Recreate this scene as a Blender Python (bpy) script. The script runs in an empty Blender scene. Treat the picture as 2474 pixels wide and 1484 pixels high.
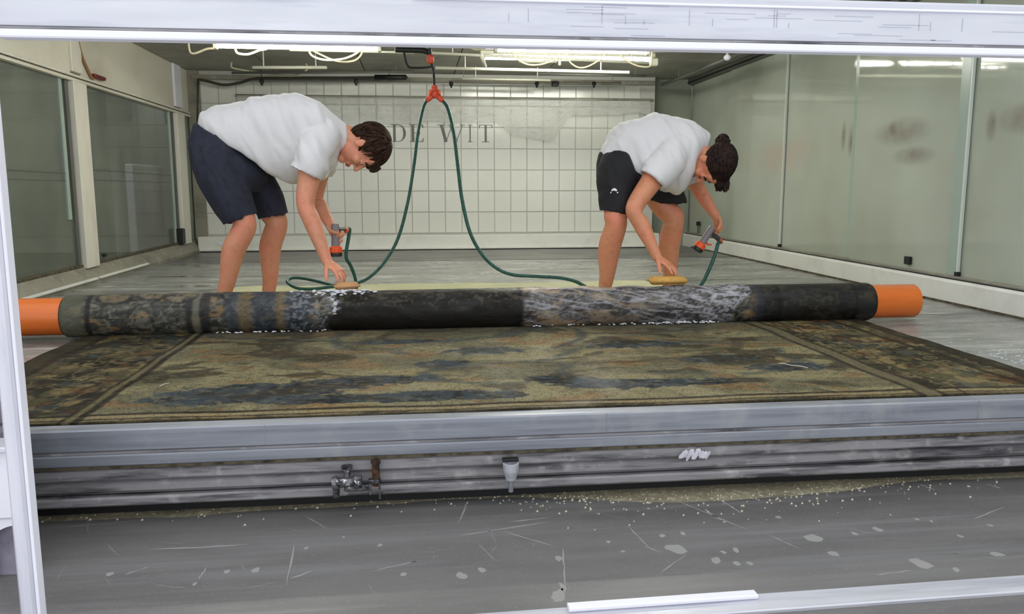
import bpy, bmesh, math, random
import numpy as np
from mathutils import Vector, Matrix, Euler
from mathutils.bvhtree import BVHTree

SC = bpy.context.scene
COL = SC.collection

# ------------------------------------------------------------------ camera
IW, IH, FPX = 2474, 1484, 1963.0
CAMZ = 0.74
def _n(v): return v / np.linalg.norm(v)
_Y = _n(np.array([1005 - IW / 2, 452 - IH / 2, FPX]))
_X = np.array([17500 - IW / 2, 430 - IH / 2, FPX]); _X = _n(_n(_X) - _Y * _n(_X).dot(_Y))
_Z = np.cross(_X, _Y)
RC = np.stack([_X, _Y, _Z], 0)
cam = bpy.data.cameras.new('camera'); cam.sensor_width = 36; cam.lens = 36 * FPX / IW
cam.clip_start = 0.05; cam.clip_end = 100
camo = bpy.data.objects.new('camera', cam); COL.objects.link(camo)
r_, u_, f_ = RC @ [1, 0, 0], -(RC @ np.array([0, 1, 0])), RC @ np.array([0, 0, 1])
M = Matrix.Identity(4)
for i in range(3):
    M[i][0], M[i][1], M[i][2] = r_[i], u_[i], -f_[i]
M[2][3] = CAMZ
camo.matrix_world = M
SC.camera = camo

def at(x, y, Y):
    """world point at depth Y seen at photo position x, y"""
    d = RC @ np.array([x - IW / 2, y - IH / 2, FPX])
    t = Y / d[1]
    return Vector((d[0] * t, Y, CAMZ + d[2] * t))

# ------------------------------------------------------------------ world, exposure
wd = bpy.data.worlds.new('world'); SC.world = wd; wd.use_nodes = True
wd.node_tree.nodes['Background'].inputs[0].default_value = (0.93, 0.96, 1.0, 1)
wd.node_tree.nodes['Background'].inputs[1].default_value = 1.0
SC.view_settings.view_transform = 'Standard'
SC.view_settings.look = 'None'
SC.view_settings.gamma = 1
SC.view_settings.use_curve_mapping = False
SC.view_settings.exposure = 0.5
TUBE_EMIT = 40.0

# ------------------------------------------------------------------ helpers
def lin(c):
    return tuple((v / 255 / 12.92) if v / 255 <= 0.04045 else ((v / 255 + 0.055) / 1.055) ** 2.4 for v in c[:3])

class MB:
    def __init__(s): s.v = []; s.f = []
    def add(s, vs, fs):
        b = len(s.v); s.v += [tuple(v) for v in vs]; s.f += [tuple(i + b for i in f) for f in fs]; return s
    def box(s, lo, hi):
        x0, y0, z0 = lo; x1, y1, z1 = hi
        vs = [(x0,y0,z0),(x1,y0,z0),(x1,y1,z0),(x0,y1,z0),(x0,y0,z1),(x1,y0,z1),(x1,y1,z1),(x0,y1,z1)]
        return s.add(vs, [(3,2,1,0),(4,5,6,7),(0,1,5,4),(1,2,6,5),(2,3,7,6),(3,0,4,7)])
    def bbox(s, lo, hi, b=0.004):
        """box with chamfered edges (built as three crossing slabs' hull)"""
        bm = bmesh.new()
        vs = []
        for x, sx in ((lo[0],1),(hi[0],-1)):
            for y, sy in ((lo[1],1),(hi[1],-1)):
                for z, sz in ((lo[2],1),(hi[2],-1)):
                    vs += [(x+sx*b,y+sy*b,z),(x+sx*b,y,z+sz*b),(x,y+sy*b,z+sz*b)]
        for v in vs: bm.verts.new(v)
        bmesh.ops.convex_hull(bm, input=bm.verts)
        bm.normal_update(); bm.verts.index_update()
        s.add([v.co[:] for v in bm.verts], [[v.index for v in f.verts] for f in bm.faces]); bm.free(); return s
    def rings(s, rings, cap=True, close=False):
        n = len(rings[0]); b = len(s.v)
        for r in rings: s.v += [tuple(p) for p in r]
        m = len(rings)
        for i in range(m if close else m - 1):
            j = (i + 1) % m
            for k in range(n):
                l = (k + 1) % n
                s.f.append((b+i*n+k, b+i*n+l, b+j*n+l, b+j*n+k))
        if cap and not close:
            s.f.append(tuple(b + k for k in reversed(range(n))))
            s.f.append(tuple(b + (m-1)*n + k for k in range(n)))
        return s
    def tube(s, pts, r, n=8, cap=True, close=False):
        pts = [Vector(p) for p in pts]; m = len(pts)
        rr = r if isinstance(r, (list, tuple)) else [r] * m
        out = []; u = None
        for i, p in enumerate(pts):
            if close: t = pts[(i+1) % m] - pts[i-1]
            else: t = pts[min(i+1, m-1)] - pts[max(i-1, 0)]
            t.normalize()
            if u is None:
                u = t.cross(Vector((0.13, 0.2, 1)));
                if u.length < 0.1: u = t.cross(Vector((1, 0, 0)))
            u = u - t * u.dot(t); u.normalize(); w = t.cross(u)
            out.append([p + (u*math.cos(a) + w*math.sin(a)) * rr[i] for a in [2*math.pi*k/n for k in range(n)]])
        return s.rings(out, cap, close)
    def lathe(s, prof, o, axis, n=20):
        """prof: (radius, height) pairs along axis from o"""
        o = Vector(o); a = Vector(axis).normalized(); u = a.orthogonal().normalized(); w = a.cross(u)
        return s.rings([[o + a*h + (u*math.cos(2*math.pi*k/n) + w*math.sin(2*math.pi*k/n)) * max(r, 1e-4) for k in range(n)] for r, h in prof])
    def prism(s, poly, o, ux, uy, d):
        """2d polygon in plane o,ux,uy thickened along d"""
        o, ux, uy, d = map(Vector, (o, ux, uy, d)); n = len(poly)
        a = [o + ux*x + uy*y for x, y in poly]; b = [p + d for p in a]
        return s.add(a + b, [tuple(range(n)), tuple(reversed(range(n, 2*n)))] + [(k, n+k, n+(k+1) % n, (k+1) % n) for k in range(n)])
    def ell(s, c, r, R=None, nu=20, nv=12):
        c = Vector(c); rg = []
        for i in range(nv + 1):
            ph = math.pi * i / nv; q = []
            for k in range(nu):
                th = 2*math.pi*k/nu
                p = Vector((r[0]*math.sin(ph)*math.cos(th), r[1]*math.sin(ph)*math.sin(th), r[2]*math.cos(ph)))
                if i in (0, nv): p = Vector((1e-4*math.cos(th), 1e-4*math.sin(th), p.z))
                q.append(c + (R @ p if R else p))
            rg.append(q)
        return s.rings(rg)
    def mesh(s, name):
        me = bpy.data.meshes.new(name); me.from_pydata(s.v, [], s.f); me.update()
        bm = bmesh.new(); bm.from_mesh(me); bmesh.ops.recalc_face_normals(bm, faces=bm.faces); bm.to_mesh(me); bm.free()
        return me
    def build(s, name, mat, parent=None, smooth=False):
        return link(name, s.mesh(name), mat, parent, smooth)

def link(name, me, mat, parent=None, smooth=False):
    o = bpy.data.objects.new(name, me); COL.objects.link(o)
    if mat is not None:
        me.materials.clear(); me.materials.append(mat)
    if smooth: me.shade_smooth()
    if parent is not None:
        o.parent = parent; o.matrix_parent_inverse = Matrix.Translation(-parent.location)
    return o
def smooth_angle(o, deg=35):
    me = o.data; me.shade_smooth()
    bm = bmesh.new(); bm.from_mesh(me)
    for e in bm.edges:
        if len(e.link_faces) == 2 and e.calc_face_angle(0) > math.radians(deg): e.smooth = False
    bm.to_mesh(me); bm.free()
def tag(o, label, cat, group=None, kind=None):
    o['label'] = label
    if cat: o['category'] = cat
    if group: o['group'] = group
    if kind: o['kind'] = kind
    return o
def struct(o, label=None):
    o['kind'] = 'structure'
    if label: o['label'] = label
    return o
def empty(name, loc):
    o = bpy.data.objects.new(name, None); COL.objects.link(o); o.location = loc; o.empty_display_size = .05
    return o
def catmull(pts, per=8, close=False):
    P = [np.array(p, float) for p in pts]; n = len(P); out = []
    rng = range(n) if close else range(n - 1)
    for i in rng:
        if close: a, b, c, d = P[i-1], P[i], P[(i+1) % n], P[(i+2) % n]
        else: a, b, c, d = P[max(i-1, 0)], P[i], P[i+1], P[min(i+2, n-1)]
        for k in range(per):
            t = k / per
            out.append(.5*((2*b) + (-a+c)*t + (2*a-5*b+4*c-d)*t*t + (-a+3*b-3*c+d)*t**3))
    if not close: out.append(P[-1])
    return out
def hose(pts, r, n=8, per=8): return MB().tube([Vector(p) for p in catmull(pts, per)], r, n)

# numpy value noise
def _h(i, j, s):
    v = np.sin(i*127.1 + j*311.7 + s*74.7) * 43758.5453
    return v - np.floor(v)
def vn(x, y, s=0):
    i, j = np.floor(x), np.floor(y); a, b = x-i, y-j
    a = a*a*(3-2*a); b = b*b*(3-2*b)
    return (_h(i,j,s)*(1-a)+_h(i+1,j,s)*a)*(1-b) + (_h(i,j+1,s)*(1-a)+_h(i+1,j+1,s)*a)*b
def fbm(x, y, s=0, o=4):
    t = 0; a = .5; q = 0
    for k in range(o):
        t = t + a*vn(x*2**k + 17*k, y*2**k - 9*k, s+k); q += a; a *= .5
    return t/q
def ss(e0, e1, x):
    t = np.clip((x-e0)/(e1-e0), 0, 1); return t*t*(3-2*t)

# ------------------------------------------------------------------ materials
def mat(name, rgb, rough=.5, metal=0., spec=.5, noise=None, bump=None, alpha=1.0, emit=None, attr=None, coat=0, sheen=0):
    """noise: list of (scale xyz, detail, rgb2, lo, hi); bump: (scale xyz, strength, distance)"""
    m = bpy.data.materials.new(name); m.use_nodes = True
    nt = m.node_tree; N, L = nt.nodes, nt.links
    b = N['Principled BSDF']
    c = lin(rgb)
    b.inputs['Base Color'].default_value = (*c, 1)
    b.inputs['Roughness'].default_value = rough; b.inputs['Metallic'].default_value = metal
    b.inputs['Specular IOR Level'].default_value = spec
    b.inputs['Alpha'].default_value = alpha
    if coat: b.inputs['Coat Weight'].default_value = coat; b.inputs['Coat Roughness'].default_value = .1
    if sheen: b.inputs['Sheen Weight'].default_value = sheen
    tc = N.new('ShaderNodeTexCoord')
    def ntex(scale, detail, rough_=.6):
        mp = N.new('ShaderNodeMapping'); mp.inputs['Scale'].default_value = scale
        L.new(tc.outputs['Object'], mp.inputs[0])
        t = N.new('ShaderNodeTexNoise'); t.inputs['Scale'].default_value = 1; t.inputs['Detail'].default_value = detail
        t.inputs['Roughness'].default_value = rough_
        L.new(mp.outputs[0], t.inputs['Vector']); return t.outputs['Fac']
    cur = None
    if attr:
        a = N.new('ShaderNodeAttribute'); a.attribute_name = attr; cur = a.outputs['Color']
    for sc, det, rgb2, lo, hi in (noise or []):
        f = ntex(sc, det)
        mr = N.new('ShaderNodeMapRange'); mr.inputs[1].default_value = lo; mr.inputs[2].default_value = hi
        L.new(f, mr.inputs[0])
        mx = N.new('ShaderNodeMix'); mx.data_type = 'RGBA'
        L.new(mr.outputs[0], mx.inputs[0])
        if cur is None: mx.inputs[6].default_value = (*c, 1)
        else: L.new(cur, mx.inputs[6])
        if rgb2 is None:
            mx.inputs[7].default_value = (0, 0, 0, 1)
        else: mx.inputs[7].default_value = (*lin(rgb2), 1)
        cur = mx.outputs[2]
    if cur is not None: L.new(cur, b.inputs['Base Color'])
    if bump:
        f = ntex(bump[0], 4)
        bp = N.new('ShaderNodeBump'); bp.inputs['Strength'].default_value = bump[1]; bp.inputs['Distance'].default_value = bump[2]
        L.new(f, bp.inputs['Height']); L.new(bp.outputs[0], b.inputs['Normal'])
    if emit:
        b.inputs['Emission Color'].default_value = (*emit[0], 1); b.inputs['Emission Strength'].default_value = emit[1]
    m['b'] = b.name
    return m
def rough_noise(m, sc, lo, hi, a=.35, bb=.65):
    nt = m.node_tree; N, L = nt.nodes, nt.links; b = N['Principled BSDF']
    tc = N.new('ShaderNodeTexCoord'); mp = N.new('ShaderNodeMapping'); mp.inputs['Scale'].default_value = sc
    L.new(tc.outputs['Object'], mp.inputs[0])
    t = N.new('ShaderNodeTexNoise'); t.inputs['Scale'].default_value = 1; t.inputs['Detail'].default_value = 5
    L.new(mp.outputs[0], t.inputs['Vector'])
    mr = N.new('ShaderNodeMapRange'); mr.inputs[1].default_value = a; mr.inputs[2].default_value = bb
    mr.inputs[3].default_value = lo; mr.inputs[4].default_value = hi
    L.new(t.outputs['Fac'], mr.inputs[0]); L.new(mr.outputs[0], b.inputs['Roughness'])
    return m

K = {}
K['alu'] = rough_noise(mat('aluminium', (205, 206, 214), .42, .55, noise=[((2, 30, 30), 5, (176, 178, 190), .5, .75), ((.6, 8, 8), 5, (226, 226, 230), .5, .8)], bump=((3, 60, 60), .05, .002)), (3, 20, 20), .35, .6)
K['alu_post'] = mat('aluminium_post', (214, 213, 222), .45, .4, noise=[((20, 20, 2), 5, (190, 190, 200), .5, .75)])
K['alu_dull'] = rough_noise(mat('dull_aluminium', (150, 154, 162), .5, .6, noise=[((1.5, 40, 40), 6, (122, 126, 136), .45, .7), ((5, 5, 5), 4, (172, 172, 172), .55, .8)], bump=((3, 60, 60), .08, .002)), (2, 20, 20), .38, .6)
K['alu_grime'] = mat('grimy_aluminium', (150, 148, 150), .5, .2, noise=[((3, 14, 30), 6, (74, 73, 77), .47, .66), ((14, 14, 14), 5, (182, 180, 180), .56, .75)], bump=((30, 30, 30), .2, .004))
K['rubber'] = mat('black_rubber', (24, 24, 25), .6)
K['joint'] = mat('brown_sealant', (92, 84, 64), .8, noise=[((20, 20, 20), 4, (44, 36, 26), .45, .65)])
K['apron'] = mat('grey_sheet', (112, 110, 108), .42, noise=[((1.2, 5, 5), 6, (96, 94, 93), .4, .65), ((.8, 16, 5), 6, (126, 125, 126), .5, .75), ((140, 140, 140), 2, (126, 125, 122), .6, .75)], bump=((60, 60, 60), .05, .002))
K['sand'] = mat('sand_deposit', (150, 142, 118), .95, noise=[((50, 50, 50), 5, (196, 188, 158), .5, .7), ((8, 8, 8), 4, (112, 108, 92), .5, .7)])
K['crumb'] = mat('crumbs', (206, 200, 176), .95)
K['mark'] = mat('chalky_mark', (146, 145, 142), .8)
K['markfaint'] = mat('faint_mark', (122, 121, 119), .6)
K['floor'] = rough_noise(mat('wet_floor', (142, 143, 138), .3, noise=[((.7, 4.5, 3), 6, (88, 88, 85), .5, .66), ((1.6, 8, 3), 6, (196, 197, 190), .54, .70), ((9, 30, 9), 4, (106, 106, 100), .5, .8)], bump=((14, 40, 14), .12, .004)), (1.2, 4, 3), .12, .5)
K['tile'] = mat('glazed_tile', (216, 217, 209), .18, noise=[((.8, 1, .9), 3, (206, 207, 198), .4, .7)])
K['grout'] = mat('grout', (190, 190, 182), .9)
K['whiteboard'] = mat('white_curb', (226, 226, 219), .5, noise=[((4, 4, 4), 5, (208, 208, 199), .5, .75)])
K['ledge'] = mat('grey_brown_ledge', (140, 136, 122), .55, noise=[((4, 3, 8), 5, (112, 108, 96), .45, .7), ((8, 8, 8), 4, (160, 158, 145), .55, .75)])
K['panel'] = mat('cream_panel', (222, 217, 202), .5, noise=[((1.2, 1.2, 2), 4, (204, 196, 180), .5, .75)])
K['post'] = mat('pale_post', (226, 222, 210), .45, noise=[((6, 6, 1.2), 4, (206, 200, 186), .5, .75)])
K['ceil'] = mat('ceiling_board', (156, 154, 142), .55, noise=[((1.5, 1.5, 1.5), 5, (122, 121, 110), .45, .7), ((14, 14, 14), 3, (166, 164, 152), .55, .8)])
K['frame_dark'] = mat('dark_frame', (96, 98, 92), .5, .2)
K['edge'] = mat('pale_glass_edge', (206, 214, 204), .3)
K['edge_g'] = mat('greenish_glass_edge', (158, 174, 164), .25)
K['whitepipe'] = mat('white_pipe', (216, 214, 196), .4)
K['creamcable'] = mat('cream_cable', (196, 188, 158), .5)
K['darkpipe'] = mat('dark_pipe', (56, 54, 46), .5)
K['black'] = mat('black_plastic', (22, 22, 22), .45)
K['hose'] = mat('green_hose', (30, 88, 74), .4, noise=[((60, 60, 60), 3, (22, 66, 58), .45, .6)])
K['orange'] = mat('orange_plastic', (240, 88, 34), .35)
K['coral'] = mat('faded_orange_plastic', (226, 92, 62), .4, noise=[((40, 40, 40), 3, (190, 60, 34), .45, .65)])
K['pvc'] = mat('orange_pvc', (226, 114, 36), .36, noise=[((2, 14, 14), 4, (210, 100, 30), .45, .7)], coat=.2)
K['grey_pl'] = mat('grey_plastic', (128, 120, 122), .4)
K['dgrey_pl'] = mat('dark_grey_plastic', (66, 62, 64), .45)
K['red'] = mat('dark_red_plastic', (112, 30, 30), .5)
K['brown'] = mat('brown_cable', (150, 112, 74), .6)
K['rust'] = mat('rusty_steel', (96, 62, 36), .7, .3, noise=[((40, 40, 40), 4, (40, 34, 32), .45, .6)])
K['steel'] = mat('worn_steel', (120, 119, 122), .4, .7, noise=[((50, 50, 50), 5, (44, 44, 48), .45, .62), ((70, 70, 70), 3, (230, 230, 236), .62, .7)])
K['letter'] = mat('grey_lettering', (104, 104, 99), .6)
K['skin'] = mat('skin', (214, 148, 116), .5, noise=[((8, 8, 8), 4, (222, 138, 112), .45, .7), ((25, 25, 25), 4, (198, 132, 96), .5, .75)])
K['skin2'] = mat('skin_tanned', (210, 142, 106), .5, noise=[((8, 8, 8), 4, (220, 132, 104), .45, .7), ((25, 25, 25), 4, (192, 124, 88), .5, .75)])
for k in ('skin', 'skin2'):
    b = K[k].node_tree.nodes['Principled BSDF']; b.inputs['Subsurface Weight'].default_value = .12
    b.inputs['Subsurface Radius'].default_value = (.012, .005, .003); b.inputs['Subsurface Scale'].default_value = .5
K['shirt'] = mat('white_cotton', (218, 217, 217), .85, bump=((160, 160, 160), .08, .002), sheen=.2)
K['navy'] = mat('navy_cloth', (36, 39, 54), .85, noise=[((30, 30, 30), 4, (28, 30, 42), .45, .7)], bump=((30, 30, 30), .15, .003))
K['blackcloth'] = mat('black_cloth', (20, 20, 24), .8, bump=((30, 30, 30), .15, .003))
K['hair1'] = mat('brown_hair', (56, 34, 18), .6, spec=.2, noise=[((30, 30, 30), 3, (34, 20, 11), .4, .65)])
K['hair2'] = mat('dark_hair', (44, 28, 22), .6, spec=.2, noise=[((30, 30, 30), 3, (27, 17, 14), .4, .65)])
K['eye'] = mat('eye_white', (225, 220, 212), .2)
K['iris'] = mat('iris', (40, 28, 20), .2)
K['lip'] = mat('lip', (178, 92, 84), .45)
K['sponge'] = mat('yellow_sponge', (206, 160, 84), .95, noise=[((60, 60, 60), 4, (184, 136, 66), .5, .7)], bump=((120, 120, 120), .6, .004))
K['matt'] = mat('cream_mat', (176, 175, 140), .7, noise=[((4, 12, 4), 5, (158, 158, 124), .45, .7), ((16, 40, 16), 4, (188, 188, 160), .55, .75)], bump=((18, 40, 18), .25, .008))
K['tap'] = mat('woven_tapestry', (100, 92, 66), .85, spec=.12, attr='Col', noise=[((180, 70, 70), 3, (34, 30, 22), .5, .75)], bump=((260, 120, 120), .35, .004))
rough_noise(K['tap'], (5, 5, 5), .5, .9)
K['roll'] = mat('wet_rolled_tapestry', (80, 76, 66), .6, spec=.3, attr='Col', noise=[((160, 160, 160), 3, (24, 22, 20), .58, .8)], bump=((120, 120, 120), .5, .006))
rough_noise(K['roll'], (6, 20, 20), .3, .8)
K['foam'] = mat('soap_foam', (214, 216, 222), .7, bump=((150, 150, 150), .6, .004))
K['hall'] = mat('hall_floor', (224, 224, 228), .6, noise=[((2, 2, 2), 4, (206, 206, 212), .5, .7)])
K['outer'] = mat('outer_wall', (140, 146, 132), .7, noise=[((.8, .8, .8), 3, (108, 112, 100), .45, .7)])
K['blue'] = mat('blue_cloth', (120, 138, 190), .8)
K['greycloth'] = mat('mauve_grey_cloth', (150, 146, 160), .85, noise=[((6, 6, 6), 4, (118, 112, 128), .45, .65)])
K['white'] = mat('white_panel', (236, 235, 244), .45)
K['tube'] = mat('lamp_tube', (255, 255, 245), .4, emit=((1.0, 1.0, .92), TUBE_EMIT))
K['sheet'] = mat('milky_plastic_film', (226, 227, 220), .4, spec=.3, alpha=.42, bump=((9, 9, 14), .8, .05))
def pane(name, rgb, alpha, extra=None, rough=.08):
    m = mat(name, rgb, rough, alpha=alpha, spec=.5, noise=extra)
    return m
K['pane_l'] = pane('dirty_glass_dark', (122, 128, 112), .5, [((1.4, 1.4, .8), 4, (92, 96, 86), .42, .7), ((3, 3, .6), 4, (140, 147, 134), .55, .8)], .05)
K['pane_r'] = pane('milky_glass', (186, 194, 180), .92, [((1, .7, .7), 3, (166, 172, 156), .4, .7), ((1.2, .5, 1.6), 4, (192, 178, 164), .58, .8)], .05)
K['stain'] = mat('reddish_smear', (134, 96, 84), .6)
def _soft(m, amax):
    N, L = m.node_tree.nodes, m.node_tree.links; tc = N.new('ShaderNodeTexCoord')
    v1 = N.new('ShaderNodeVectorMath'); v1.operation = 'SUBTRACT'; v1.inputs[1].default_value = (.5, .5, .5); L.new(tc.outputs['Generated'], v1.inputs[0])
    v2 = N.new('ShaderNodeVectorMath'); v2.operation = 'MULTIPLY'; v2.inputs[1].default_value = (0, 2, 2); L.new(v1.outputs[0], v2.inputs[0])
    v3 = N.new('ShaderNodeVectorMath'); v3.operation = 'LENGTH'; L.new(v2.outputs[0], v3.inputs[0])
    t = N.new('ShaderNodeTexNoise'); t.inputs['Scale'].default_value = 9; t.inputs['Detail'].default_value = 4; L.new(tc.outputs['Object'], t.inputs['Vector'])
    mr = N.new('ShaderNodeMapRange'); mr.inputs[1].default_value = .95; mr.inputs[2].default_value = .1; mr.inputs[3].default_value = 0; mr.inputs[4].default_value = amax; L.new(v3.outputs['Value'], mr.inputs[0])
    mu = N.new('ShaderNodeMath'); mu.operation = 'MULTIPLY'; L.new(mr.outputs[0], mu.inputs[0]); L.new(t.outputs['Fac'], mu.inputs[1])
    L.new(mu.outputs[0], N['Principled BSDF'].inputs['Alpha'])
_soft(K['stain'], .32)

# ------------------------------------------------------------------ the setting
XL, XR, YB, ZC = -2.55, 3.42, 9.85, 2.05      # left wall, right glass, back wall, ceiling
# wash floor
struct(MB().box((XL-.1, 2.56, -.06), (XR+.1, 11.7, 0)).build('floor', K['floor']), 'wet grey floor of the washing bed')
K['grating'] = mat('dark_wet_strip', (112, 112, 108), .35, noise=[((1.1, 5, 3), 6, (58, 58, 56), .46, .62), ((2, 12, 3), 5, (150, 150, 144), .56, .7)], bump=((14, 40, 14), .2, .004))
struct(MB().box((-2.47, 8.25, 0), (3.34, 9.65, .003)).build('floor_strip', K['grating']), 'darker wet strip of floor before the tiled wall')
# back wall with tiles
wb = struct(MB().box((XL, YB+.008, 0), (2.9, YB+.15, ZC)).build('wall_back', K['grout']), 'white tiled back wall')
tw, th = .1975, .25
tm = MB().bbox((.004, 0, .004), (tw-.004, .012, th-.004), .003).mesh('tile'); tm.materials.append(K['tile'])
nx = int((2.9 - (-2.42)) / tw); z0 = .19
for i in range(nx):
    for j in range(8):
        if z0 + (j+1)*th > ZC: continue
        t = bpy.data.objects.new('tile', tm); COL.objects.link(t); t.parent = wb
        t.location = (-2.42 + i*tw + random.Random(i*9+j).uniform(-.0008, .0008), YB - .002 + random.Random(i*31+j).uniform(-.001, .001), z0 + j*th)
# plaster strip left of the tiles and the top strip
MB().box((-2.55, YB-.03, 0), (-2.425, YB+.008, ZC)).build('corner_strip', K['ledge'], wb)
# white upstand at the foot of the back wall
bb = struct(MB().bbox((-2.5, YB-.16, .02), (2.95, YB-.002, .175), .008).build('baseboard_back', K['whiteboard']), 'white upstand along the tiled wall')
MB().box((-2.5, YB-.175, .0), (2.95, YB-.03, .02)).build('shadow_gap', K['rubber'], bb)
MB().bbox((-2.5, YB-.2, .012), (2.95, YB-.15, .03), .003).build('lip', K['whiteboard'], bb)
MB().bbox((-2.27, YB-.166, .085), (-2.1, YB-.158, .115), .002).build('label_plate', K['white'], bb)
# right curb, bottom track
br = struct(MB().prism([(3.36, 0), (3.36, .135), (3.375, .15), (3.47, .15), (3.47, 0)], (0, 1.9, 0), (1, 0, 0), (0, 0, 1), (0, 9.7, 0)).build('baseboard_right', K['whiteboard']), 'white curb below the glass panels')
MB().box((3.352, 1.9, 0), (3.36, 9.7, .014)).build('foot_joint', K['joint'], br)
rt = struct(MB().bbox((3.395, 1.9, .15), (3.47, 11.6, .172), .004).build('trim_1', K['ledge']), 'grey lower track of the glass panels')
MB().box((3.39, 1.9, .15), (3.396, 11.6, .158)).build('seal', K['rubber'], rt)
# right top rail
t2 = struct(MB().bbox((3.37, 4.3, 1.985), (3.47, 11.6, 2.05), .004).build('trim_2', K['frame_dark']), 'grey upper track of the glass panels')
MB().box((3.362, 4.3, 2.0), (3.371, 11.6, 2.018)).build('seal', K['rubber'], t2)
# end of the passage behind the tiled wall
struct(MB().box((2.9, 10.03, 0), (3.42, 10.1, ZC)).build('wall_passage', K['outer']), 'narrow grey green end panel right of the tiles')
# right glass panels: y ranges
ys = [3.2, 4.79, 6.09, 7.37, 8.73, 10.03]
smears = {0: [(4.62, 1.1, .06, .12), (4.25, 1.12, .4, .12)], 1: [(5.5, 1.12, .4, .12), (5.62, 1.15, .06, .07), (5.35, .95, .3, .08)], 2: [(6.22, 1.1, .06, .16), (6.34, 1.14, .05, .15)]}
for i in range(5):
    y0, y1 = ys[i], ys[i+1]
    x = XR if i % 2 else XR + .02
    e = empty('window_%d' % (i+3), (x, y0, .172)); struct(e, 'tall milky glass panel of the right wall')
    MB().box((x, y0+.012, .172), (x+.008, y1+.03, 1.99)).build('pane', K['pane_r'], e)
    MB().bbox((x-.006, y0, .172), (x+.014, y0+.016, 1.985), .002).build('edge_strip', K['edge'], e)
    if i in (0, 1, 2):
        MB().bbox((x-.003, y0+.02, .172), (x+.011, y0+.11 if i else y0+.03, 1.985), .002).build('overlap_strip', K['edge_g'], e)
    MB().bbox((x-.012, y0-.004, .15), (x+.02, y0+.022, .2), .003).build('foot_clip', K['black'], e)
    if i == 1:
        MB().bbox((x-.025, 5.28, .2), (x+.01, 5.34, .255), .004).build('latch', K['black'], e)
    for (sy, sz, a, b_) in smears.get(i, []):
        rr = random.Random(int(sy*100))
        MB().prism([(a*math.cos(t)*rr.uniform(.95, 1.), b_*math.sin(t)*rr.uniform(.95, 1.)) for t in [k*math.pi/9 for k in range(18)]], (x-.0012, sy, sz), (0, 1, 0), (0, 0, 1), (.001, 0, 0)).build('smear', K['stain'], e)
struct(MB().box((4.5, 0, -.7), (4.6, 12.2, 3)).build('wall_beyond_right', K['outer']), 'pale wall dimly seen behind the milky panels')
# left wall
wl = struct(empty('wall_left', (XL, 2.6, 0)), 'left wall of cream panels and posts over glass')
for y0, y1 in ((4.2, 5.39), (5.41, 6.60), (6.79, 9.26), (9.52, 9.84)):
    MB().bbox((XL-.05, y0, 1.585), (XL, y1, ZC), .004).build('panel', K['panel'], wl)
for y0, y1 in ((6.60, 6.79), (9.26, 9.52)):
    MB().bbox((XL-.06, y0, 1.6), (XL+.02, y1, ZC), .005).build('post', K['white'] if y0 > 9 else K['post'], wl)
for y0, y1 in ((4.2, 9.83),):
    MB().bbox((XL-.04, y0, 1.565), (XL+.015, y1, 1.585), .003).build('track', K['post'], wl)
    MB().box((XL-.03, y0, 1.554), (XL+.006, y1, 1.566)).build('seal', K['joint'], wl)
    MB().bbox((XL-.04, y0, 1.53), (XL+.02, y1, 1.553), .003).build('track', K['panel'], wl)
for y0, y1 in ((6.575, 6.82), (9.24, 9.53)):
    MB().bbox((XL-.06, y0, .12), (XL+.03, y1, 1.53), .006).build('post', K['post'], wl)
MB().box((XL-.06, 9.53, .0), (XL-.02, 9.9, 1.6)).build('panel', K['outer'], wl)
for i, (y0, y1) in enumerate(((4.3, 6.575), (6.82, 9.24))):
    e = struct(empty('window_%d' % (i+1), (XL, y0, .15)), ('nearer' if i == 0 else 'farther') + ' dark glass window of the left wall')
    MB().box((XL-.03, y0, .15), (XL-.022, y1, 1.53)).build('pane', K['pane_l'], e)
    MB().bbox((XL-.045, y1-.07, .15), (XL-.005, y1-.02, 1.53), .003).build('stile', K['frame_dark'], e)
    MB().bbox((XL-.035, y1-.16, .5 if i == 0 else .15), (XL-.012, y1-.11, 1.53), .003).build('stile', K['edge_g'], e)
    MB().bbox((XL-.045, y0, .13), (XL-.0, y1, .152), .003).build('bottom_rail', K['joint'], e)
    MB().bbox((XL-.03, y0+.2, .2 if i == 0 else .175), (XL-.002, y0+.25, .24 if i == 0 else .2), .004).build('latch', K['rubber'], e)
    MB().tube([(XL-.018, y0+.05, .86+.02*i), (XL-.018, y1-.08, .845+.02*i)], .0025, 6).build('wire', K['frame_dark'], e)
    MB().tube([(XL-.018, y0+.05, .80), (XL-.018, y1-.08, .79)], .002, 6).build('wire', K['frame_dark'], e)
MB().bbox((XL-.02, 9.1, .13), (XL+.05, 9.22, .3), .01).build('corner_bracket', K['black'], wl)
bl = struct(MB().prism([(XL-.06, 0), (XL+.07, 0), (XL+.07, .03), (XL+.0, .13), (XL-.06, .13)], (0, 2.6, 0), (1, 0, 0), (0, 0, 1), (0, 7.23, 0)).build('baseboard_left', K['ledge']), 'sloping grey ledge below the left windows')
for k, (y0, y1) in enumerate(((4.0, 6.62), (6.68, 7.85))):
    struct(MB().bbox((XL+.04, y0, .03), (XL+.085, y1, .048), .004).build('trim_%d' % (k+3), K['whiteboard']), ('longer' if k == 0 else 'shorter') + ' white strip on the left ledge')
struct(MB().box((-4.3, 2.0, -.76), (4.6, 12.2, -.7)).build('floor_beyond', K['outer']), 'floor around the washing chamber')
struct(MB().box((-4.3, 12.1, -.7), (4.6, 12.2, 3)).build('wall_beyond_back', K['outer']), 'wall behind the washing chamber')
struct(MB().box((-4.3, 2.0, -.7), (-4.2, 12, 3)).build('wall_beyond_left', K['outer']), 'wall seen dimly through the left windows')
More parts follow.
